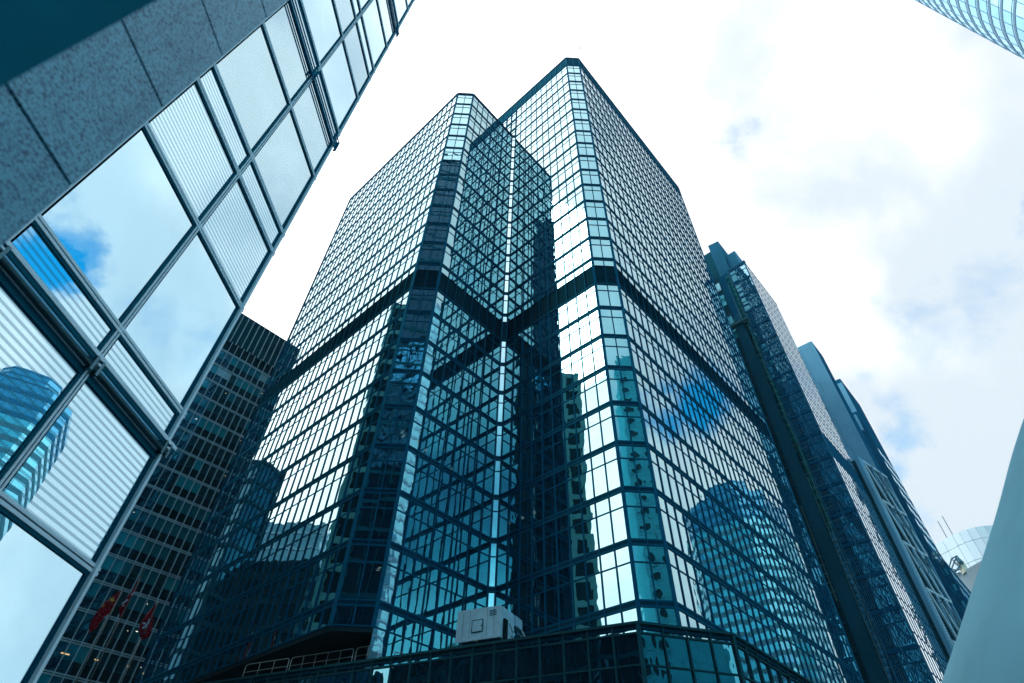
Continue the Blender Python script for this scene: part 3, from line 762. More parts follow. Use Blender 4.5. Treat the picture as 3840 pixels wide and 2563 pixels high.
# warm pendant lamps low in the office
for (x, y, w) in ((245, 2452, 0.8), (362, 2475, 0.35), (480, 2500, 0.3)):
    v = on_plane(x, y, EE(99.9, 20), e1); u = (Vector((v.x, v.y))-fO.A).dot(fO.t)
    fO.bar('ceiling_lamp', M['lamp_w'], u-w/2, u+w/2, v.z-0.05, v.z+0.05, 0.04, 0.07)

# ================================================================== FLAGS
FD = 70.0
def fpx(x, y, dz=0.0):
    n = e1; A = EE(FD+dz, 0); return on_plane(250+x*.1916, 2150+y*.1916, A, n)
def cloth(name, left, right, parent, mt_, amp=0.10, n=14, mcols=8):
    def samp(pl, f):
        L_ = [(Vector(pl[i+1])-Vector(pl[i])).length for i in range(len(pl)-1)]; T = sum(L_)*f
        for i, l in enumerate(L_):
            if T <= l or i == len(L_)-1: return Vector(pl[i]).lerp(Vector(pl[i+1]), min(1, T/max(l, 1e-6)))
            T -= l
    mb_ = MB(); gr = []
    nv = Vector((e1.x, e1.y, 0))
    for i in range(n+1):
        a_, b_ = samp(left, i/n), samp(right, i/n); row = []
        for j in range(mcols+1):
            q = a_.lerp(b_, j/mcols); v = fpx(q.x, q.y) + nv*amp*math.sin(j*1.7+i*0.5)*(0.4+0.6*i/n); row.append(v)
        gr.append(row)
    for i in range(n):
        for j in range(mcols):
            mb_.quad(gr[i][j], gr[i+1][j], gr[i+1][j+1], gr[i][j+1])
    o = mb_.build(name, mt_, parent, True)
    sm = o.modifiers.new('thickness', 'SOLIDIFY'); sm.thickness = 0.012
    return o
def flagpole(top, foot, label, finial=True):
    tp, ft_ = fpx(*top), fpx(*foot)
    # vertical pole through the top point
    base_ = Vector((tp.x, tp.y, 0))
    r_ = root('flag_pole', label, 'flagpole', base_, 'flagpoles in front of the dark office block')
    mb_ = MB(); mb_.rod(base_, tp, 0.05, 8); mb_.build('pole', M['pole'], r_, True)
    mb_ = MB()
    if finial:
        for dz, rr in ((0.0, .10), (0.30, .06), (.52, .09)): mb_.rod(tp+Vector((0, 0, dz)), tp+Vector((0, 0, dz+.12)), rr, 8)
        mb_.rod(tp, tp+Vector((0, 0, .6)), 0.02, 6)
    mb_.build('finial', M['pole'], r_, True) if finial else None
    return r_
flagpole((1100, 330), (0, 0), 'leftmost thin flagpole carrying the red flag with yellow stars', False)
flagpole((1450, 90), (0, 0), 'middle flagpole with a dark finial rising above the folded red and white flag', True)
flagpole((1790, 570), (0, 0), 'right hand flagpole carrying the red flag with a white flower emblem', False)
f1 = root('flag', 'limp red flag with yellow stars, leftmost of the three flags', 'flag', fpx(1040, 350), 'red flags in front of the office block')
cloth('cloth', [(1050, 345), (900, 460), (700, 620), (560, 800), (455, 985), (430, 1178)], [(1055, 350), (960, 560), (830, 805), (740, 850), (690, 930), (610, 1010), (605, 1080), (440, 1180)], f1, M['red'], 0.10)
def star(cx_, cy_, r, parent, mt_, pts=5, inner=0.40, rot=0.3, sq=1.0):
    mb_ = MB(); vs = []
    for i in range(pts*2):
        a_ = rot+math.pi*i/pts; rr = r if i % 2 == 0 else r*inner
        vs.append((cx_+rr*math.cos(a_)*sq, cy_+rr*math.sin(a_)))
    fr = [fpx(x, y, -0.35) for x, y in vs]; bk_ = [fpx(x, y, -0.30) for x, y in vs]
    mb_.quad(*fr); mb_.quad(*reversed(bk_))
    for i in range(len(vs)): j = (i+1) % len(vs); mb_.quad(fr[i], fr[j], bk_[j], bk_[i])
    return mb_.build('star' if pts == 5 else 'emblem', mt_, parent)
star(892, 520, 66, f1, M['yellow'], rot=-0.9)
star(727, 645, 24, f1, M['yellow'])
f2 = root('flag', 'narrow folded red flag with white marks, middle one of the three', 'flag', fpx(1385, 180), 'red flags in front of the office block')
cloth('cloth', [(1380, 170), (1290, 330), (1200, 450), (1100, 570), (1015, 700), (1045, 860)], [(1395, 180), (1370, 330), (1330, 400), (1230, 530), (1165, 640), (1130, 730), (1055, 865)], f2, M['red'], 0.08)
for (x0, y0, x1, y1, w) in ((1085, 600, 1195, 520, 20), (1270, 430, 1335, 370, 18), (1090, 632, 1130, 640, 16)):
    mb_ = MB(); a_ = fpx(x0, y0, -0.35); b_ = fpx(x1, y1, -0.35); mb_.rod(a_, b_, w*0.0035, 5); mb_.build('emblem', M['white'], f2)
f3 = root('flag', 'limp red flag with white five petal flower, rightmost of the three flags', 'flag', fpx(1750, 590), 'red flags in front of the office block')
cloth('cloth', [(1748, 590), (1640, 720), (1550, 830), (1430, 990), (1408, 1100), (1430, 1220), (1468, 1318)], [(1755, 592), (1712, 760), (1695, 900), (1680, 1000), (1655, 1130), (1625, 1250), (1480, 1320)], f3, M['red'], 0.10)
for (cx_, cy_, r, ro_) in ((1520, 985, 40, .2), (1515, 1060, 44, -.6), (1560, 1030, 42, -1.2), (1600, 960, 36, -1.1), (1618, 915, 26, -1.0)):
    mb_ = MB(); fr = []; bk_ = []
    for i in range(10):
        a_ = 2*math.pi*i/10; x = r*math.cos(a_); y = r*.5*math.sin(a_); X = cx_+x*math.cos(ro_)-y*math.sin(ro_); Y = cy_+x*math.sin(ro_)+y*math.cos(ro_)
        fr.append(fpx(X, Y, -.35)); bk_.append(fpx(X, Y, -.3))
    mb_.quad(*fr); mb_.quad(*reversed(bk_))
    for i in range(10): j = (i+1) % 10; mb_.quad(fr[i], fr[j], bk_[j], bk_[i])
    mb_.build('petal', M['white'], f3)

# ================================================================== RIGHT: dark tower under repair
D2 = 105.0
dt = root('scaffolded_dark_tower', 'tall dark tower with slotted bright side wall, green netting and bamboo scaffold', 'skyscraper', (EE(17, D2).x, EE(17, D2).y, 0))
RC_ = 16.85
fF = Face(dt, EE(RC_, D2), EE(RC_+4.5, D2), -e2)      # glazed bays right of the slab
fL = Face(dt, EE(26.2, D2), EE(46.2, D2), -e2)        # glazed bays left of the slab
fR = Face(dt, EE(RC_, D2), EE(RC_, 125.0), -e1)       # slotted side
rp_ = Panes(dt, 'pane', 0.0025); sp_ = Panes(dt, 'slot_window', 0.001)
dpz = 5.48; zt0 = 123.4
k = 0
rr = random.Random(11)
while zt0-dpz*k > 2:
    z1 = zt0-dpz*k; z0 = z1-dpz
    fF.bar('floor_bar', M['navy'], 0, fF.L, ZZ(z1-0.62), ZZ(z1), -0.1, 0.12)
    fL.bar('floor_bar', M['navy'], 0, fL.L, ZZ(z1-0.5), ZZ(z1), -0.1, 0.10)
    fF.bar('transom', M['frame'], 0, fF.L, ZZ(z0+3.15), ZZ(z0+3.35), 0, 0.05)
    fL.bar('transom', M['frame'], 0, fL.L, ZZ(z0+3.15), ZZ(z0+3.30), 0, 0.05)
    for i in range(2):
        w = fF.L/2
        for q in range(6):
            uu = (i+.5)*w+(q-2.5)*w*.13+rr.uniform(-.02, .02); fF.bar('mullion_reflection_bar', M['navy_lt'], uu-.022, uu+.022, ZZ(z0+.3), ZZ(z1-.8), .0, .05)  # thin pale bars imitate the tower mullions reflected in these panes
        for (a_, b_) in ((z0+3.35, z1-0.62), (z0, z0+3.15)): rp_.add(fF, i*w+.06, (i+1)*w-.06, ZZ(a_), ZZ(b_), 0, M['r1glass'])
    for i in range(12):
        w = fL.L/12
        for (a_, b_) in ((z0+3.30, z1-0.5), (z0, z0+3.15)): rp_.add(fL, i*w+.05, (i+1)*w-.05, ZZ(a_), ZZ(b_), 0, M['r1glass'])
    ns = 11
    for i in range(ns):
        w = fR.L/ns
        blank = (abs(z1-66) < 2.8)
        if not blank:
            for (a_, b_) in ((z0+2.0, z1-0.25), (z0+0.1, z0+1.65)): sp_.add(fR, i*w+w*.42, (i+1)*w-w*.06, ZZ(a_), ZZ(b_), 0.03, M['slot'])
    k += 1
for i in range(1, 3): fF.bar('mullion', M['navy_lt'], i*fF.L/2-.06, i*fF.L/2+.06, 2, ZZ(zt0), 0, 0.14)
for i in range(0, 13): fL.bar('mullion', M['frame'], i*fL.L/12-.06, i*fL.L/12+.06, 2, ZZ(zt0), 0, 0.20)
fF.bar('corner_post', M['navy_lt'], -0.04, 0.12, 0, ZZ(123.9), -0.2, 0.12)
fF.bar('roof_coping', M['navy_lt'], -0.2, fF.L, ZZ(123.4), ZZ(124.0), -0.4, 0.18)
fR.bar('roof_coping', M['navy'], 0.0, fR.L, ZZ(123.4), ZZ(124.3), -0.4, 0.03)
rp_.finish(300); sp_.finish(300)
mb_ = MB(); mb_.prism([tuple(EE(RC_+.08, D2+.1)), tuple(EE(46, D2+.1)), tuple(EE(46, 124.9)), tuple(EE(RC_+.08, 124.9))], 0, ZZ(123.3)); mb_.build('core', M['navy'], dt)
# proud slab, recess, upper core
mb_ = MB(); mb_.prism([tuple(EE(22.3, D2-1.6)), tuple(EE(24.5, D2-1.6)), tuple(EE(24.5, D2+3)), tuple(EE(22.3, D2+3))], 0, ZZ(103)); mb_.build('lift_shaft', M['slab'], dt)
mb_ = MB(); mb_.prism([tuple(EE(21.0, D2+0.8)), tuple(EE(23.9, D2+0.4)), tuple(EE(23.9, D2+9)), tuple(EE(21.0, D2+9))], ZZ(99), ZZ(138.2)); mb_.build('lift_shaft', M['navy_lt'], dt)
mb_ = MB(); mb_.prism([tuple(EE(23.95, D2+2.2)), tuple(EE(27.0, D2+2.2)), tuple(EE(27, D2+9)), tuple(EE(23.95, D2+9))], ZZ(99), ZZ(137.6)); mb_.build('upper_core', M['slab'], dt)
mb_ = MB(); mb_.prism([tuple(EE(18.2, D2+1.6)), tuple(EE(20.9, D2+1.6)), tuple(EE(20.9, D2+11)), tuple(EE(18.2, D2+11))], ZZ(120), ZZ(131.6)); mb_.build('plant_room', M['navy_lt'], dt)
fpr = Face(dt, EE(18.2, D2+1.6), EE(18.2, D2+11), -e1)
for i in range(12): fpr.bar('rib', M['conc_grey'], i*fpr.L/12, i*fpr.L/12+.16, ZZ(120), ZZ(131.5), 0, 0.12)
fU = Face(dt, EE(24.45, D2-.06), EE(26.9, D2-.06), -e2)
for i, (za, zb) in enumerate(((118.2, 121.2), (114.9, 116.3), (112.2, 114.5), (105.5, 108), (102.6, 103.7), (100.4, 102.2))):
    fU.bar('stair_window', M['ov3'] if i < 1 else M['t_teal'], 0.15, 1.5, ZZ(za), ZZ(zb), 0, .05)
    for q in range(3): fU.bar('railing_bar', M['conc_grey'], 1.6, 2.2, ZZ(za)+q*.5, ZZ(za)+q*.5+.08, 0, .1)
fX = Face(dt, EE(24.5, D2), EE(26.2, D2), -e2)
fX.bar('recess_wall', M['recess'], 0, fX.L, 0, ZZ(123.3), 0.0, 0.04)  # flat dark panel on the front, recess shade painted as its colour
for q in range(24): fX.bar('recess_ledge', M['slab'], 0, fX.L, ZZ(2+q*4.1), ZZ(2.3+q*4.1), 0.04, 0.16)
# scaffolding: net, sheet, bamboo
def strip(name, label, mt_, a_c, w0, z0, z1, seed, cat='netting', dep=-0.55):
    r_ = random.Random(seed); mb_ = MB(); n = 40; g = []
    for i in range(n+1):
        z_ = z0+(z1-z0)*i/n; row = []
        for j in range(4):
            wob = 0.22*math.sin(i*.7+seed)+0.1*r_.random()
            q = EE(a_c+w0*(j/3-.5)+wob*(.4 if j in (1, 2) else .8), D2+dep-0.35*math.sin(j/3*math.pi)-0.12*r_.random())
            row.append(Vector((q.x, q.y, ZZ(z_))))
        g.append(row)
    for i in range(n):
        for j in range(3): mb_.quad(g[i][j], g[i+1][j], g[i+1][j+1], g[i][j+1])
    o = mb_.build(name, mt_, None, True); o['label'] = label; o['category'] = cat
    sm = o.modifiers.new('thickness', 'SOLIDIFY'); sm.thickness = 0.02
    return o
strip('scaffold_net', 'green safety netting strip hanging down the upper and middle dark tower', M['net'], 21.75, 0.9, 49, 121, 5)
strip('scaffold_sheet', 'crumpled blue plastic sheeting strip on the lower scaffold of the dark tower', M['sheet'], 21.95, 0.6, 8, 50, 9)
strip('scaffold_sheet', 'pale dusty sheeting along the left edge of the green netting', M['slab'], 22.45, 0.5, 40, 92, 14, dep=-0.9)
sc_ = root('bamboo_scaffold', 'bamboo scaffold poles sticking out along the netting of the dark tower', 'scaffolding', (EE(21.8, D2-1.5).x, EE(21.8, D2-1.5).y, 0))
rs = random.Random(21)
for (a_, z0, z1) in ((22.15, 6, 60), (21.5, 30, 122), (22.5, 86, 118)):
    mb_ = MB(); p_ = EE(a_, D2-1.1); prev = Vector((p_.x, p_.y, ZZ(z0)))
    for i in range(1, 11):
        q = Vector((p_.x+rs.uniform(-.06, .06), p_.y+rs.uniform(-.06, .06), ZZ(z0+(z1-z0)*i/10))); mb_.rod(prev, q, 0.045, 6); prev = q
    mb_.build('standard_pole', M['bamboo'], sc_)
zz_ = 9
while zz_ < 96:
    ext = rs.uniform(0.2, 0.8) if not (46 < zz_ < 66) else rs.uniform(1.2, 3.2)
    mb_ = MB(); a_ = EE(22.6, D2-1.25); b_ = EE(21.6-ext, D2-1.35)
    mb_.rod((a_.x, a_.y, ZZ(zz_)), (b_.x, b_.y, ZZ(zz_)+rs.uniform(-.15, .15)), 0.035, 6); mb_.build('ledger_pole', M['bamboo'], sc_)
    zz_ += rs.uniform(1.5, 3.4)
plat = root('scaffold_platform', 'cluttered hanging scaffold platform with upright poles near the top of the dark tower', 'scaffolding', (EE(23, D2-2.5).x, EE(23, D2-2.5).y, ZZ(103)))
mb_ = MB(); mb_.prism([tuple(EE(20.9, D2-2.4)), tuple(EE(26.2, D2-2.4)), tuple(EE(26.2, D2-0.8)), tuple(EE(20.9, D2-0.8))], ZZ(102.6), ZZ(102.9)); mb_.build('deck', M['bamboo'], plat)
for i in range(16):
    a_ = 20.9+rs.random()*5.3; q = EE(a_, D2-1-rs.random()*1.4); zl = ZZ(102.9); mb_ = MB()
    mb_.rod((q.x, q.y, zl-.5), (q.x+rs.uniform(-.3, .3), q.y+rs.uniform(-.3, .3), zl+rs.uniform(.8, 3.6)), 0.04, 5); mb_.build('upright_pole', M['bamboo'], plat)
for i in range(9):
    a_ = 21.2+rs.random()*4.6; q = EE(a_, D2-1.6); mb_ = MB(); w = rs.uniform(.2, .5)
    mb_.box((q.x, q.y, ZZ(102.9)+w*.5), Vector((e1.x, e1.y, 0))*w*1.2, Vector((e2.x, e2.y, 0))*.4, Vector((0, 0, w*.5))); mb_.build('bundle', rs.choice((M['sheet'], M['net'], M['slab'])), plat)
sc2 = root('bamboo_scaffold', 'small bamboo ladder frame in the dark recess lower on the dark tower', 'scaffolding', (EE(25.5, D2-1).x, EE(25.5, D2-1).y, 0))
for a_ in (25.0, 26.2):
    mb_ = MB(); q = EE(a_, D2-.9); mb_.rod((q.x, q.y, ZZ(38)), (q.x, q.y, ZZ(55)), 0.045, 6); mb_.build('standard_pole', M['bamboo'], sc2)
for i in range(5):
    mb_ = MB(); a_, b_ = EE(24.5, D2-.95), EE(26.7, D2-.95); z_ = ZZ(39.5+i*1.5); mb_.rod((a_.x, a_.y, z_), (b_.x, b_.y, z_), 0.04, 6); mb_.build('ledger_pole', M['bamboo'], sc2)

# ================================================================== truss-fronted building, grey tower, navy tower
ta = 15.9; tb0, tb1 = 126.0, 138.5
tr = root('truss_building', 'pale building with diagonal truss bracing and a ribbed mast beside the slotted wall', 'office building', (EE(ta, tb0).x, EE(ta, tb0).y, 0))
mb_ = MB(); mb_.prism([tuple(EE(ta+.6, tb0)), tuple(EE(ta+16, tb0)), tuple(EE(ta+16, tb1)), tuple(EE(14.3, tb1))], 0, ZZ(72.5)); mb_.build('core', M['recess'], tr)
fT = Face(tr, EE(ta, tb0), EE(13.7, tb1), -e1-e2*.18)
fT.bar('mast', M['conc_grey'], 0.0, 1.5, 0, ZZ(73.3), -0.4, 0.25)
for q in range(90): pass
rbm = MB()
for q in range(150): fT.mb(rbm, 0.5, 1.2, 1+q*.36, 1.2+q*.36, 0.25, 0.32)
o = rbm.build('mast_rungs', M['conc_pale'], tr); o['kind'] = 'stuff'
zt_ = 73.0; H_ = 9.1
for k in range(8):
    z1 = zt_-H_*k
    if k > 0: fT.bar('floor_beam', M['conc_pale'], 2.2, fT.L, ZZ(z1-.5), ZZ(z1), -0.1, 0.15)
    for i in range(3):
        u0 = 2.2+i*(fT.L-2.2)/3; u1 = 2.2+(i+1)*(fT.L-2.2)/3
        for (a_, b_) in ((ZZ(z1), ZZ(z1-H_)),):
            mb_ = MB(); n3 = Vector((fT.n.x, fT.n.y, 0))
            A0, B0 = fT.pt(u0, a_, .05), fT.pt(u1, b_, .05)
            d_ = (B0-A0).normalized(); s_ = d_.cross(n3)
            mb_.box((A0+B0)/2, (B0-A0)/2, n3*.10, s_*.22); mb_.build('truss_diagonal', M['conc_pale'], tr)
        fT.bar('column', M['conc_grey'], u1-.3, u1, ZZ(z1-H_), ZZ(z1), -.1, .12)
    cr = MB(); n_ = 9
    for q in range(n_):
        u = 2.4+rs.random()*5; cr.rod(fT.pt(u, ZZ(z1-rs.random()*8), .25), fT.pt(u+rs.uniform(-.6, .6), ZZ(z1-rs.random()*8), .55), 0.07, 4)
    o = cr.build('service_pipes', M['lattice'], tr); o['kind'] = 'stuff'
fT.bar('roof_coping', M['conc_pale'], 0, fT.L, ZZ(72.7), ZZ(73.3), -.4, .2)
mb_ = MB(); 

def rounded(mb_, a0, a1, b0, b1, z1, r=1.0, z0=0.0):
    """block whose near-right top edge is rounded in elevation (grid metres)"""
    prof = [(a1, z1)]
    for i in range(7):
        an = math.pi/2*(i/6); prof.append((a0+r-r*math.sin(an), z1-r+r*math.cos(an)))
    prof += [(a0, z0), (a1, z0)]
    f_ = []; b_ = []
    for (a_, z_) in prof:
        p0 = EE(a_, b0); p1_ = EE(a_, b1); f_.append(Vector((p0.x, p0.y, ZZ(z_) if z_ > 0 else 0))); b_.append(Vector((p1_.x, p1_.y, ZZ(z_) if z_ > 0 else 0)))
    mb_.quad(*f_); mb_.quad(*reversed(b_))
    for i in range(len(prof)): j = (i+1) % len(prof); mb_.quad(f_[i], f_[j], b_[j], b_[i])
gt = root('grey_concrete_tower', 'plain grey concrete slab tower with rounded top corner behind the slotted wall', 'skyscraper', (EE(14.7, 140).x, EE(14.7, 140).y, 0))
mb_ = MB(); rounded(mb_, 14.7, 40, 140, 147, 119.6, 0.35); mb_.build('wall', M['conc_grey'], gt)
fg = Face(gt, EE(14.7, 140), EE(40, 140), -e2)
rq = random.Random(5)
for q in range(26):
    z_ = ZZ(118-q*4.2); u = fg.L*0.0+2.2+rq.random()*0.8
    fg.bar('panel_joint', M['navy_lt'], u, u+1.6+rq.random()*1.2, z_, z_+0.05, 0, 0.012)
    fg.bar('panel_joint', M['navy_lt'], u, u+0.05, z_-3.0, z_, 0, 0.012)
fg2 = Face(gt, EE(14.7, 140), EE(14.7, 147), -e1)
fg2.bar('side_cladding', M['navy'], 0.1, fg2.L, 0, ZZ(118.2), 0, 0.05)
nt_ = root('navy_tower', 'dark navy tower with rounded top and a window cleaning gondola behind the grey tower', 'skyscraper', (EE(14.5, 160).x, EE(14.5, 160).y, 0))
mb_ = MB(); rounded(mb_, 14.5, 36, 160, 176, 118.7, 0.35, 0); mb_.build('wall', M['navy'], nt_)
fn_ = Face(nt_, EE(14.5, 160), EE(36, 160), -e2)
fn_.bar('crown_panel', M['conc_grey'], 0.1, 1.7, ZZ(106), ZZ(117.2), 0, 0.06)
fn_.bar('gondola', M['conc_grey'], 0.5, 0.95, ZZ(99), ZZ(104.5), 0.1, 0.9)
fn_.bar('gondola', M['lattice'], 1.3, 1.6, ZZ(108), ZZ(109.5), 0.1, 0.5)
for i in range(14): fn_.bar('cladding_seam', M['slab'], 0.15+i*.45, .19+i*.45, 0, ZZ(98), 0, .03)
fs_ = Face(nt_, EE(14.5, 160), EE(14.5, 176), -e1)
for k in range(22):
    for i in range(4): fs_.bar('window', M['t_teal'], 1+i*2.7, 2.9+i*2.7, ZZ(92-k*4.2), ZZ(94-k*4.2), 0, .03)
wt = root('stepped_blue_block', 'lower dark blue block with stepped pale windows at the foot of the navy tower', 'office building', (EE(13, 165).x, EE(13, 165).y, 0))
mb_ = MB(); mb_.prism([tuple(EE(13.1, 162)), tuple(EE(14.4, 162)), tuple(EE(14.4, 190)), tuple(EE(13.1, 190))], 0, ZZ(62)); mb_.build('wall', M['navy'], wt)
fw_ = Face(wt, EE(13.1, 162), EE(13.1, 190), -e1); fw2 = Face(wt, EE(13.1, 162), EE(14.4, 162), -e2)
for k in range(16):
    fw2.bar('window', M['t_teal'], .35, .75, ZZ(59-k*3.7), ZZ(60.4-k*3.7), 0, .04)
    for i in range(7): fw_.bar('window', M['t_teal'], .5+i*2.9, 2.3+i*2.9, ZZ(58.2-k*3.7), ZZ(60-k*3.7), 0, .04)
# roof-edge crane cage on it
def pix3(x, y, dist):
    r_ = vray(x, y); h = math.hypot(r_.x, r_.y); return CAMO+r_*(dist/h)
cg = root('maintenance_cage', 'small dark steel maintenance cage hanging off the navy tower edge', 'cage', pix3(3520, 2080, 118))
for (x0, y0, x1, y1) in ((3496, 2075, 3516, 2068), (3516, 2068, 3540, 2104), (3500, 2095, 3540, 2104), (3496, 2075, 3500, 2095), (3504, 2087, 3528, 2082), (3540, 2104, 3534, 2118), (3512, 2096, 3534, 2118), (3496, 2085, 3520, 2076)):
    mb_ = MB(); mb_.rod(pix3(x0, y0, 118), pix3(x1, y1, 118.5), 0.12, 5); mb_.build('bar', M['lattice'], cg)

# ================================================================== distant pale tower, beige block, roof crane
c0 = azel(48.2, 0); PDm = 205.0
def ring(cx_, cy_, pts, z0, z1): pass
pale = root('pale_rounded_tower', 'distant pale tower top with rounded corner and panel grid in haze', 'skyscraper', (c0.x*PDm, c0.y*PDm, 0))
ztp = pix3(3640, 1992, PDm).z
pL = pix3(3440, 2040, PDm+6); pC = pix3(3625, 1995, PDm-3)
tv = Vector((pC.x-pL.x, pC.y-pL.y)).normalized(); nv = Vector((tv.y, -tv.x)); nv = nv if nv.dot(-Vector((c0.x, c0.y))) > 0 else -nv
fp0 = Face(pale, Vector((pL.x, pL.y)), Vector((pC.x, pC.y)), nv)
RADc = 9.0
pts2 = [fp0.pt(0, 0, 0), fp0.pt(fp0.L*.25, 0, 0), fp0.pt(fp0.L*.5, 0, 0), fp0.pt(fp0.L*.72, 0, 0)]
cc = fp0.pt(fp0.L*.72, 0, -RADc)
for i in range(1, 9):
    an = math.pi*.62*i/8; pts2.append(cc+Vector((tv.x, tv.y, 0))*RADc*math.sin(an)+Vector((nv.x, nv.y, 0))*RADc*math.cos(an))
zrow = [ztp]; 
for q in range(12): zrow.append(zrow[-1]-(3.4 if q == 0 else 5.2))
for r_i in range(10):
    for i in range(len(pts2)-1):
        f_ = Face(pale, (pts2[i].x, pts2[i].y), (pts2[i+1].x, pts2[i+1].y), (pts2[i]+pts2[i+1]).xy/2-Vector((cc.x, cc.y)) if i > 3 else nv)
        f_.bar('panel', M['pale_panel'], 0.05, f_.L-.05, zrow[r_i+1]+.06, zrow[r_i]-.06, -.4, 0)
mb_ = MB(); mb_.prism([(p_.x, p_.y) for p_ in [q-Vector((nv.x, nv.y, 0))*.35 for q in pts2]]+[tuple(fp0.pt(0, 0, -40).xy)], 0, ztp-.2); mb_.build('core', M['beige'], pale)
for (x, y, x2, y2) in ((3545, 2006, 3520, 1955), (3568, 1998, 3540, 1935), (3485, 2020, 3480, 2003)):
    mb_ = MB(); a_ = pix3(x, y, PDm+4); b_ = pix3(x2, y2, PDm+4); b_ = Vector((a_.x, a_.y, a_.z+(b_-a_).length)); mb_.rod(a_-Vector((0, 0, 2)), b_, 0.12, 5); mb_.build('aerial', M['lattice'], pale)
bgb = root('beige_block', 'pale beige grey rooftop block below the lattice crane at the far right', 'building', pix3(3600, 2200, 150))
A0 = pix3(3560, 2172, 150); B0 = pix3(3658, 2150, 146)
fb_ = Face(bgb, A0.xy, B0.xy, -azel(50, 0).xy)
mb_ = MB(); fb_.mb(mb_, -1, fb_.L+3, 0, A0.z, -16, 0); mb_.build('wall', M['beige'], bgb)
fb_.bar('string_course', M['ifc_band'], -1, fb_.L+3, A0.z-6.3, A0.z-5.2, 0, .15)
lc = root('roof_crane', 'cream lattice roof crane standing on the beige block', 'crane', pix3(3600, 2165, 149))
def seg(pl, r, mt_, nm):
    for (a_, b_) in pl:
        mb_ = MB(); mb_.rod(pix3(*a_, 149), pix3(*b_, 147.6), r, 5); mb_.build(nm, mt_, lc)
seg([((3555, 2145), (3568, 2096)), ((3568, 2096), (3588, 2085)), ((3588, 2085), (3640, 2152)), ((3568, 2096), (3600, 2130)), ((3555, 2150), (3600, 2135)), ((3560, 2155), (3588, 2085)), ((3575, 2158), (3600, 2120)), ((3600, 2120), (3625, 2160)), ((3550, 2130), (3590, 2140)), ((3565, 2160), (3600, 2148))], 0.13, M['lattice'], 'lattice_bar')
seg([((3602, 2112), (3626, 2155))], 0.75, M['cream'], 'boom')
seg([((3592, 2100), (3604, 2112)), ((3618, 2140), (3634, 2156))], 0.5, M['lattice'], 'winch')

# ================================================================== concrete cone at lower right
ca, cd = 20.0, 16.0
cc_ = azel(ca, 0)*cd*K
cone = root('concrete_shell', 'smooth curved grey concrete shell rising at the lower right corner', 'concrete shell', (cc_.x, cc_.y, 0))
prof = [(r_*K, ZZ(z_)) for r_, z_ in ((11.016, 0), (9.847, 2), (8.682, 3.5), (7.491, 5), (6.353, 6.5), (5.031, 8), (3.615, 9.5), (2.152, 11))]
prof = [(prof[0][0]+1.2, 0.0)]+prof+[(prof[-1][0]*.4, prof[-1][1]+.8)]
def smoothprof(pr, sub=6):
    o_ = []
    for i in range(len(pr)-1):
        p0 = pr[max(0, i-1)]; p1_ = pr[i]; p2_ = pr[i+1]; p3_ = pr[min(len(pr)-1, i+2)]
        for s_ in range(sub):
            t_ = s_/sub
            o_.append(tuple(0.5*((2*p1_[q])+(-p0[q]+p2_[q])*t_+(2*p0[q]-5*p1_[q]+4*p2_[q]-p3_[q])*t_*t_+(-p0[q]+3*p1_[q]-3*p2_[q]+p3_[q])*t_**3) for q in (0, 1)))
    o_.append(pr[-1]); return o_
prof = smoothprof(prof)
mb_ = MB(); NS = 128; vs = []
for i, (r_, z_) in enumerate(prof):
    for j in range(NS):
        a_ = 2*math.pi*j/NS; mb_.v.append(Vector((cc_.x+r_*math.cos(a_), cc_.y+r_*math.sin(a_), z_)))
for i in range(len(prof)-1):
    for j in range(NS):
        k_ = (j+1) % NS; mb_.f.append((i*NS+j, i*NS+k_, (i+1)*NS+k_, (i+1)*NS+j)); mb_.mi.append(0)
mb_.f.append(tuple((len(prof)-1)*NS+j for j in range(NS))); mb_.mi.append(0)
mb_.build('shell', M['conc_cone'], cone, True)

# ================================================================== curved tower top right
def round_tower(name, label, cx_, cy_, rad, ztop, nf, pitch, mats, mulls=True, top=300, zvis=0, band_h=0.9, jit=0.002, dep=0.12):
    r_ = root(name, label, 'skyscraper', (cx_, cy_, 0)); pn_ = Panes(r_, 'pane', jit)
    ring_ = [Vector((cx_+rad*math.cos(2*math.pi*i/nf), cy_+rad*math.sin(2*math.pi*i/nf))) for i in range(nf)]
    z_ = zvis; kk = 0
    fcs = [Face(r_, ring_[i], ring_[(i+1) % nf], (ring_[i]+ring_[(i+1) % nf])/2-Vector((cx_, cy_))) for i in range(nf)]
    while z_ < ztop-pitch:
        for f_ in fcs:
            mm_ = mats(z_, f_)
            pn_.add(f_, 0.03, f_.L-.03, z_+band_h, z_+pitch, 0.0, mm_)
        mb_ = MB(); 
        for (ra_, za_, zb_) in ((rad*1.001+dep, z_, z_+band_h),):
            mb_.prism([(cx_+ra_*math.cos(2*math.pi*i/nf), cy_+ra_*math.sin(2*math.pi*i/nf)) for i in range(nf)], za_, zb_)
        mb_.build('floor_band', M['ifc_band'] if name == 'curved_glass_tower' else M['t_grey'], r_)
        if name == 'curved_glass_tower':
            mb_ = MB(); mb_.prism([(cx_+(rad+.04)*math.cos(2*math.pi*i/nf), cy_+(rad+.04)*math.sin(2*math.pi*i/nf)) for i in range(nf)], z_+band_h+.35, z_+band_h+.41); mb_.build('sill_line', M['ifc_band'], r_)
        z_ += pitch; kk += 1
    if mulls:
        for i, f_ in enumerate(fcs): f_.bar('mullion', M['ifc_band'], -0.035, 0.035, zvis, z_, 0, .04)
    mb_ = MB(); mb_.prism([(cx_+(rad-.2)*math.cos(2*math.pi*i/nf), cy_+(rad-.2)*math.sin(2*math.pi*i/nf)) for i in range(nf)], 0, ztop-.3); mb_.build('core', M['core'] if not mulls else M['ifc_band'], r_)
    pn_.finish(top); return r_
ic = azel(8.0, 0)*110*K
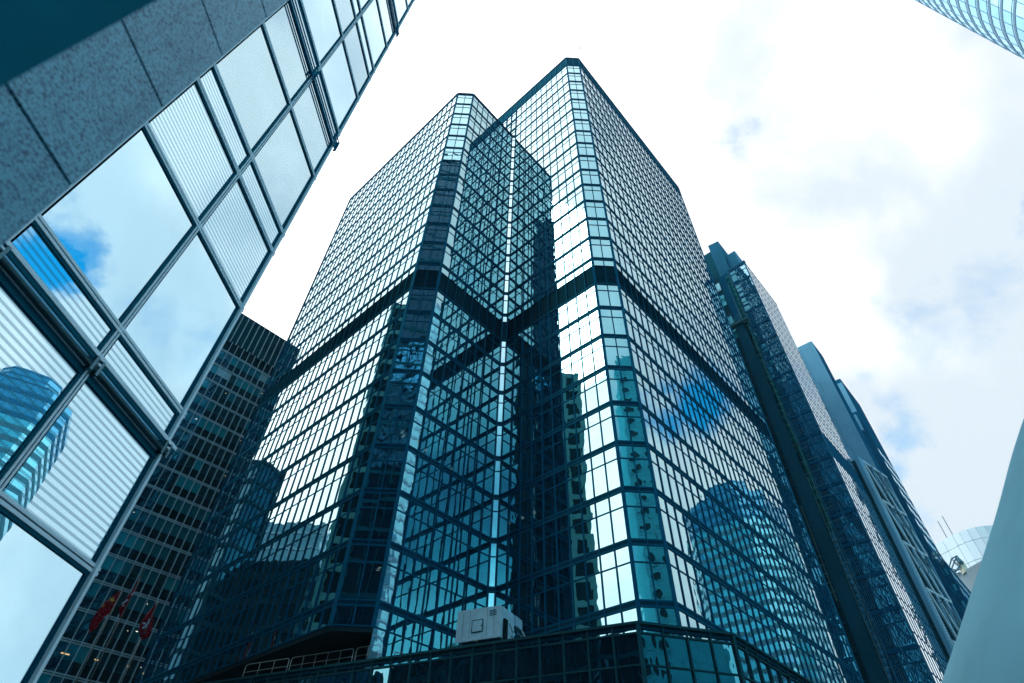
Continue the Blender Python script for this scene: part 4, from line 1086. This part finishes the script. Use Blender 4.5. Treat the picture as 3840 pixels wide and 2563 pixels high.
round_tower('curved_glass_tower', 'pale curved glass tower with grey floor bands at the top right corner', ic.x, ic.y, 22.3*K, ZZ(182), 56, 3.0, lambda z_, f_: M['ifc_glass'], True, 300, 0.4, 0.55, 0.002, 0.03)

# ================================================================== buildings behind the camera, seen in the mirror glass
tc_ = Vector((264, 178))*K
sx = root('striped_tower', 'teal and grey striped tower with stepped blue crown, mirrored low in the right face', 'skyscraper', (tc_.x, tc_.y, 0))
def octo(rad_, cut, rot):
    o_ = []
    for i in range(4):
        for sg_ in (-1, 1):
            a_ = R(rot+90*i)+sg_*math.atan2(cut, 1.0)*1.0
            o_.append(tc_+Vector((math.cos(a_), math.sin(a_)))*rad_)
    return o_
sxp = Panes(sx, 'pane', 0.002)
OC = octo(29*K, 0.62, 47.0)
fcs_ = [Face(sx, OC[i], OC[(i+1) % 8], (OC[i]+OC[(i+1) % 8])/2-tc_) for i in range(8)]
z_ = 0.5
while z_ < ZZ(168):
    blue_ = z_ > ZZ(150)
    for f_ in fcs_:
        if f_.n.dot(Vector((-0.8, -0.5))) < 0.1: continue
        nc_ = max(2, int(f_.L/2.6)); w_ = f_.L/nc_
        for i in range(nc_): sxp.add(f_, i*w_+.05, (i+1)*w_-.05, z_+1.7, z_+4.2, 0.0, M['t_blue'] if (blue_ or (i*7+int(z_))%11 == 0) else M['t_teal'])
        f_.bar('floor_band', M['navy'] if blue_ else M['t_grey'], 0, f_.L, z_, z_+1.7, 0, 0.15)
    z_ += 4.2
mb_ = MB(); mb_.prism([tuple(tc_+(q-tc_)*.985) for q in OC], 0, z_); mb_.build('core', M['core'], sx)
for q, (sc1, zt1) in enumerate(((0.72, ZZ(178)), (0.50, ZZ(187)))):
    mb_ = MB(); mb_.prism([tuple(tc_+(w_-tc_)*sc1) for w_ in OC], z_-1, zt1); mb_.build('crown', M['t_blue'], sx)
    for k_ in range(3):
        mb_ = MB(); mb_.prism([tuple(tc_+(w_-tc_)*sc1*1.01) for w_ in OC], zt1-1-k_*2.4, zt1-.5-k_*2.4); mb_.build('crown_band', M['navy'], sx)
sxp.finish(300)
# blue curved tower mirrored in the left glass
# round-window tower
rw_ = root('round_window_tower', 'tower of round porthole windows behind the camera, mirrored in the corner glass', 'skyscraper', (46*K, -58*K, 0))
wa = Vector((44.0, -58.0))*K; wt_ = azel(198, 0).xy; wt_ = azel(18, 0).xy*-1
wA = wa; wB = wa+Vector((math.cos(R(-162)), math.sin(R(-162))))*0  # placeholder kept at wa
dirw = azel(195, 0).xy
# left edge (as mirrored) at wa, extending west
fW = Face(rw_, wa-0*dirw, wa+azel(12, 0).xy*45, azel(102, 0).xy)
pw = 3.4; npw = int(fW.L/pw); nz = 30
wl = MB(); fW.mb(wl, 0, fW.L, 0, ZZ(152), -26, 0); wl.build('wall', M['t_round'], rw_)
disc = MB(); 
def disc_mesh(r0, r1, th, mt_, nm):
    me = bpy.data.meshes.new(nm); bm = bmesh.new(); N_ = 20
    rings = [[bm.verts.new((rr_*math.cos(2*math.pi*i/N_), yy, rr_*math.sin(2*math.pi*i/N_))) for i in range(N_)] for (rr_, yy) in ((r1, 0), (r1, th), (r0, th), (r0, th*.3))]
    for a_, b_ in zip(rings[:-1], rings[1:]):
        for i in range(N_): bm.faces.new((a_[i], a_[(i+1) % N_], b_[(i+1) % N_], b_[i]))
    if nm == 'window_glass': bm.faces.new(rings[-1])
    bmesh.ops.recalc_face_normals(bm, faces=bm.faces); bm.to_mesh(me); bm.free(); me.materials.append(mt_); return me
rim = disc_mesh(.98, 1.16, .16, M['t_round'], 'window_rim'); gls = disc_mesh(.5, .99, .03, M['core'], 'window_glass')
angW = math.atan2(fW.n.y, fW.n.x)-math.pi/2
cnt = 0
for i in range(npw):
    for k in range(nz):
        v = fW.pt((i+.5)*pw, 6+k*3.6, 0.001)
        if cnt < 290:
            for me_, nm in ((gls, 'window_glass'), (rim, 'window_rim')):
                o = link(nm, me_, rw_, v-world_loc(rw_)); o.rotation_euler = (0, 0, angW)
        cnt += 1
for k in range(nz+1): fW.bar('panel_joint', M['t_grey'], 0, fW.L, 4.2+k*3.6-.03, 4.2+k*3.6+.03, 0, .02)
for i in range(npw+1): fW.bar('panel_joint', M['t_grey'], i*pw-.02, i*pw+.02, 0, ZZ(151), 0, .02)

def grid_block(name, label, cat, cx_, cy_, w, dpt, ang, zt, cw, ch, fr, wallm, glassm, fdep=0.5, diag=False, top=200, sides=(0, 1, 2, 3)):
    r_ = root(name, label, cat, (cx_, cy_, 0)); a_ = R(ang); u = Vector((math.cos(a_), math.sin(a_))); v = Vector((-u.y, u.x)); c_ = Vector((cx_, cy_))
    mb_ = MB(); mb_.prism([tuple(c_+u*w/2*i+v*dpt/2*j) for i, j in ((-1, -1), (1, -1), (1, 1), (-1, 1))], 0, zt); mb_.build('wall', glassm, r_)
    for si, (n_, A, B) in enumerate(((-v, c_-u*w/2-v*dpt/2, c_+u*w/2-v*dpt/2), (u, c_+u*w/2-v*dpt/2, c_+u*w/2+v*dpt/2), (v, c_+u*w/2+v*dpt/2, c_-u*w/2+v*dpt/2), (-u, c_-u*w/2+v*dpt/2, c_-u*w/2-v*dpt/2))):
        if si not in sides: continue
        f_ = Face(r_, A, B, n_); nc = max(1, int(f_.L/cw)); dx_ = f_.L/nc; nz_ = int(zt/ch)
        for i in range(nc+1): f_.bar('column', wallm, i*dx_-fr/2, i*dx_+fr/2, 0, zt, 0, fdep)
        for k_ in range(nz_+1): f_.bar('floor_beam', wallm, 0, f_.L, k_*ch, k_*ch+fr*1.1, 0, fdep*.9)
    return r_
grid_block('frame_grid_tower', 'teal concrete grid framed tower left out of frame, mirrored beside the dark corners', 'office building', -66*K, 48.5*K, 24*K, 24.5*K, 4, ZZ(104), 2.9, 3.4, 0.78, M['t_light'], M['core'], 0.15)
sky_ = ((-100, 80, 26, 20, 10, 54), (-88, 92, 7, 8, 30, 76), (-122, 60, 22, 22, -10, 70), (-150, 100, 20, 26, 5, 90), (-106, 100, 13, 12, 20, 60))
SK = ['nearest dark office tower out of frame, mirrored low in the left wing', 'slim dark office tower mirrored at the left end of the left wing', 'broad dark office tower left out of frame behind the grid framed tower', 'tall pale banded office tower left out of frame, farthest of the mirrored group', 'square dark office tower left out of frame behind the louvre topped block']
for i, (x, y, w, d_, a_, z_) in enumerate(sky_):
    grid_block('office_tower', SK[i], 'office building', x*K, y*K, w*K, d_*K, a_, ZZ(z_), 3.2, 3.9, 0.5 if i % 2 else 0.9, M['t_grey'] if i != 3 else M['conc_pale'], M['dglass'], 0.3, sides=(0, 1))
grid_block('low_block', 'low dark block out of frame beside the grid framed tower, mirrored in the podium', 'building', -98*K, 24*K, 30*K, 26*K, 0, ZZ(36), 3.2, 3.6, 0.5, M['t_grey'], M['dglass'], 0.3, sides=(1,))
grid_block('south_tower', 'very dark tall tower behind the camera, mirrored as the black column beside the inner corner', 'skyscraper', -13*K, -62*K, 16*K, 16*K, 0, ZZ(168), 3.0, 3.9, 0.5, M['frame_dk'], M['core'], 0.1, sides=(2, 3))
# balcony tower mirrored in the corner: blue balconies
grid_block('balcony_tower', 'slim tower behind the camera mirrored beside the round window tower', 'office building', 10*K, -100*K, 16*K, 16*K, 10, ZZ(66), 3.2, 3.6, 0.6, M['t_light'], M['t_blue'], 0.9, sides=(2, 3))

# ================================================================== bird
bv = pix3(2178, 181, 30)
bird = root('bird', 'tiny dark bird high in the sky above the tower top', 'bird', bv)
s_ = 0.42
for sg in (1, -1):
    wg = MB(); n_, u_, c_ = up*0.02, rt, bv
    pts = [c_+up*.10*s_, c_+up*s_*.5*sg+rt*.16*s_+fw*.1, c_+up*s_*1.0*sg+rt*.02*s_, c_+up*s_*.5*sg-rt*.10*s_, c_-rt*.1*s_]
    back_ = [q+fw*.03 for q in pts]; wg.quad(*pts); wg.quad(*reversed(back_))
    for i in range(5): j = (i+1) % 5; wg.quad(pts[i], pts[j], back_[j], back_[i])
    wg.build('wing', M['bird'], bird)
bd = MB(); bd.rod(bv-rt*.28*s_, bv+rt*.3*s_, 0.05*s_*2, 8); bd.build('body', M['bird'], bird, True)

# ================================================================== air
hz = MB(); hz.abox((-930, -930, -1), (930, 930, 150)); ho = hz.build('haze', [])
hm = bpy.data.materials.new('haze_air'); hm.use_nodes = True; ht = NT(hm.node_tree); ht.n.clear()
pv_ = ht.node('ShaderNodeVolumePrincipled', {'Color': (0.35, 0.80, 1.0, 1), 'Density': 0.00035, 'Anisotropy': 0.0})
hout = ht.node('ShaderNodeOutputMaterial'); ht.l.new(pv_.outputs[0], hout.inputs[1])
ho.data.materials.clear(); ho.data.materials.append(hm); ho['kind'] = 'stuff'
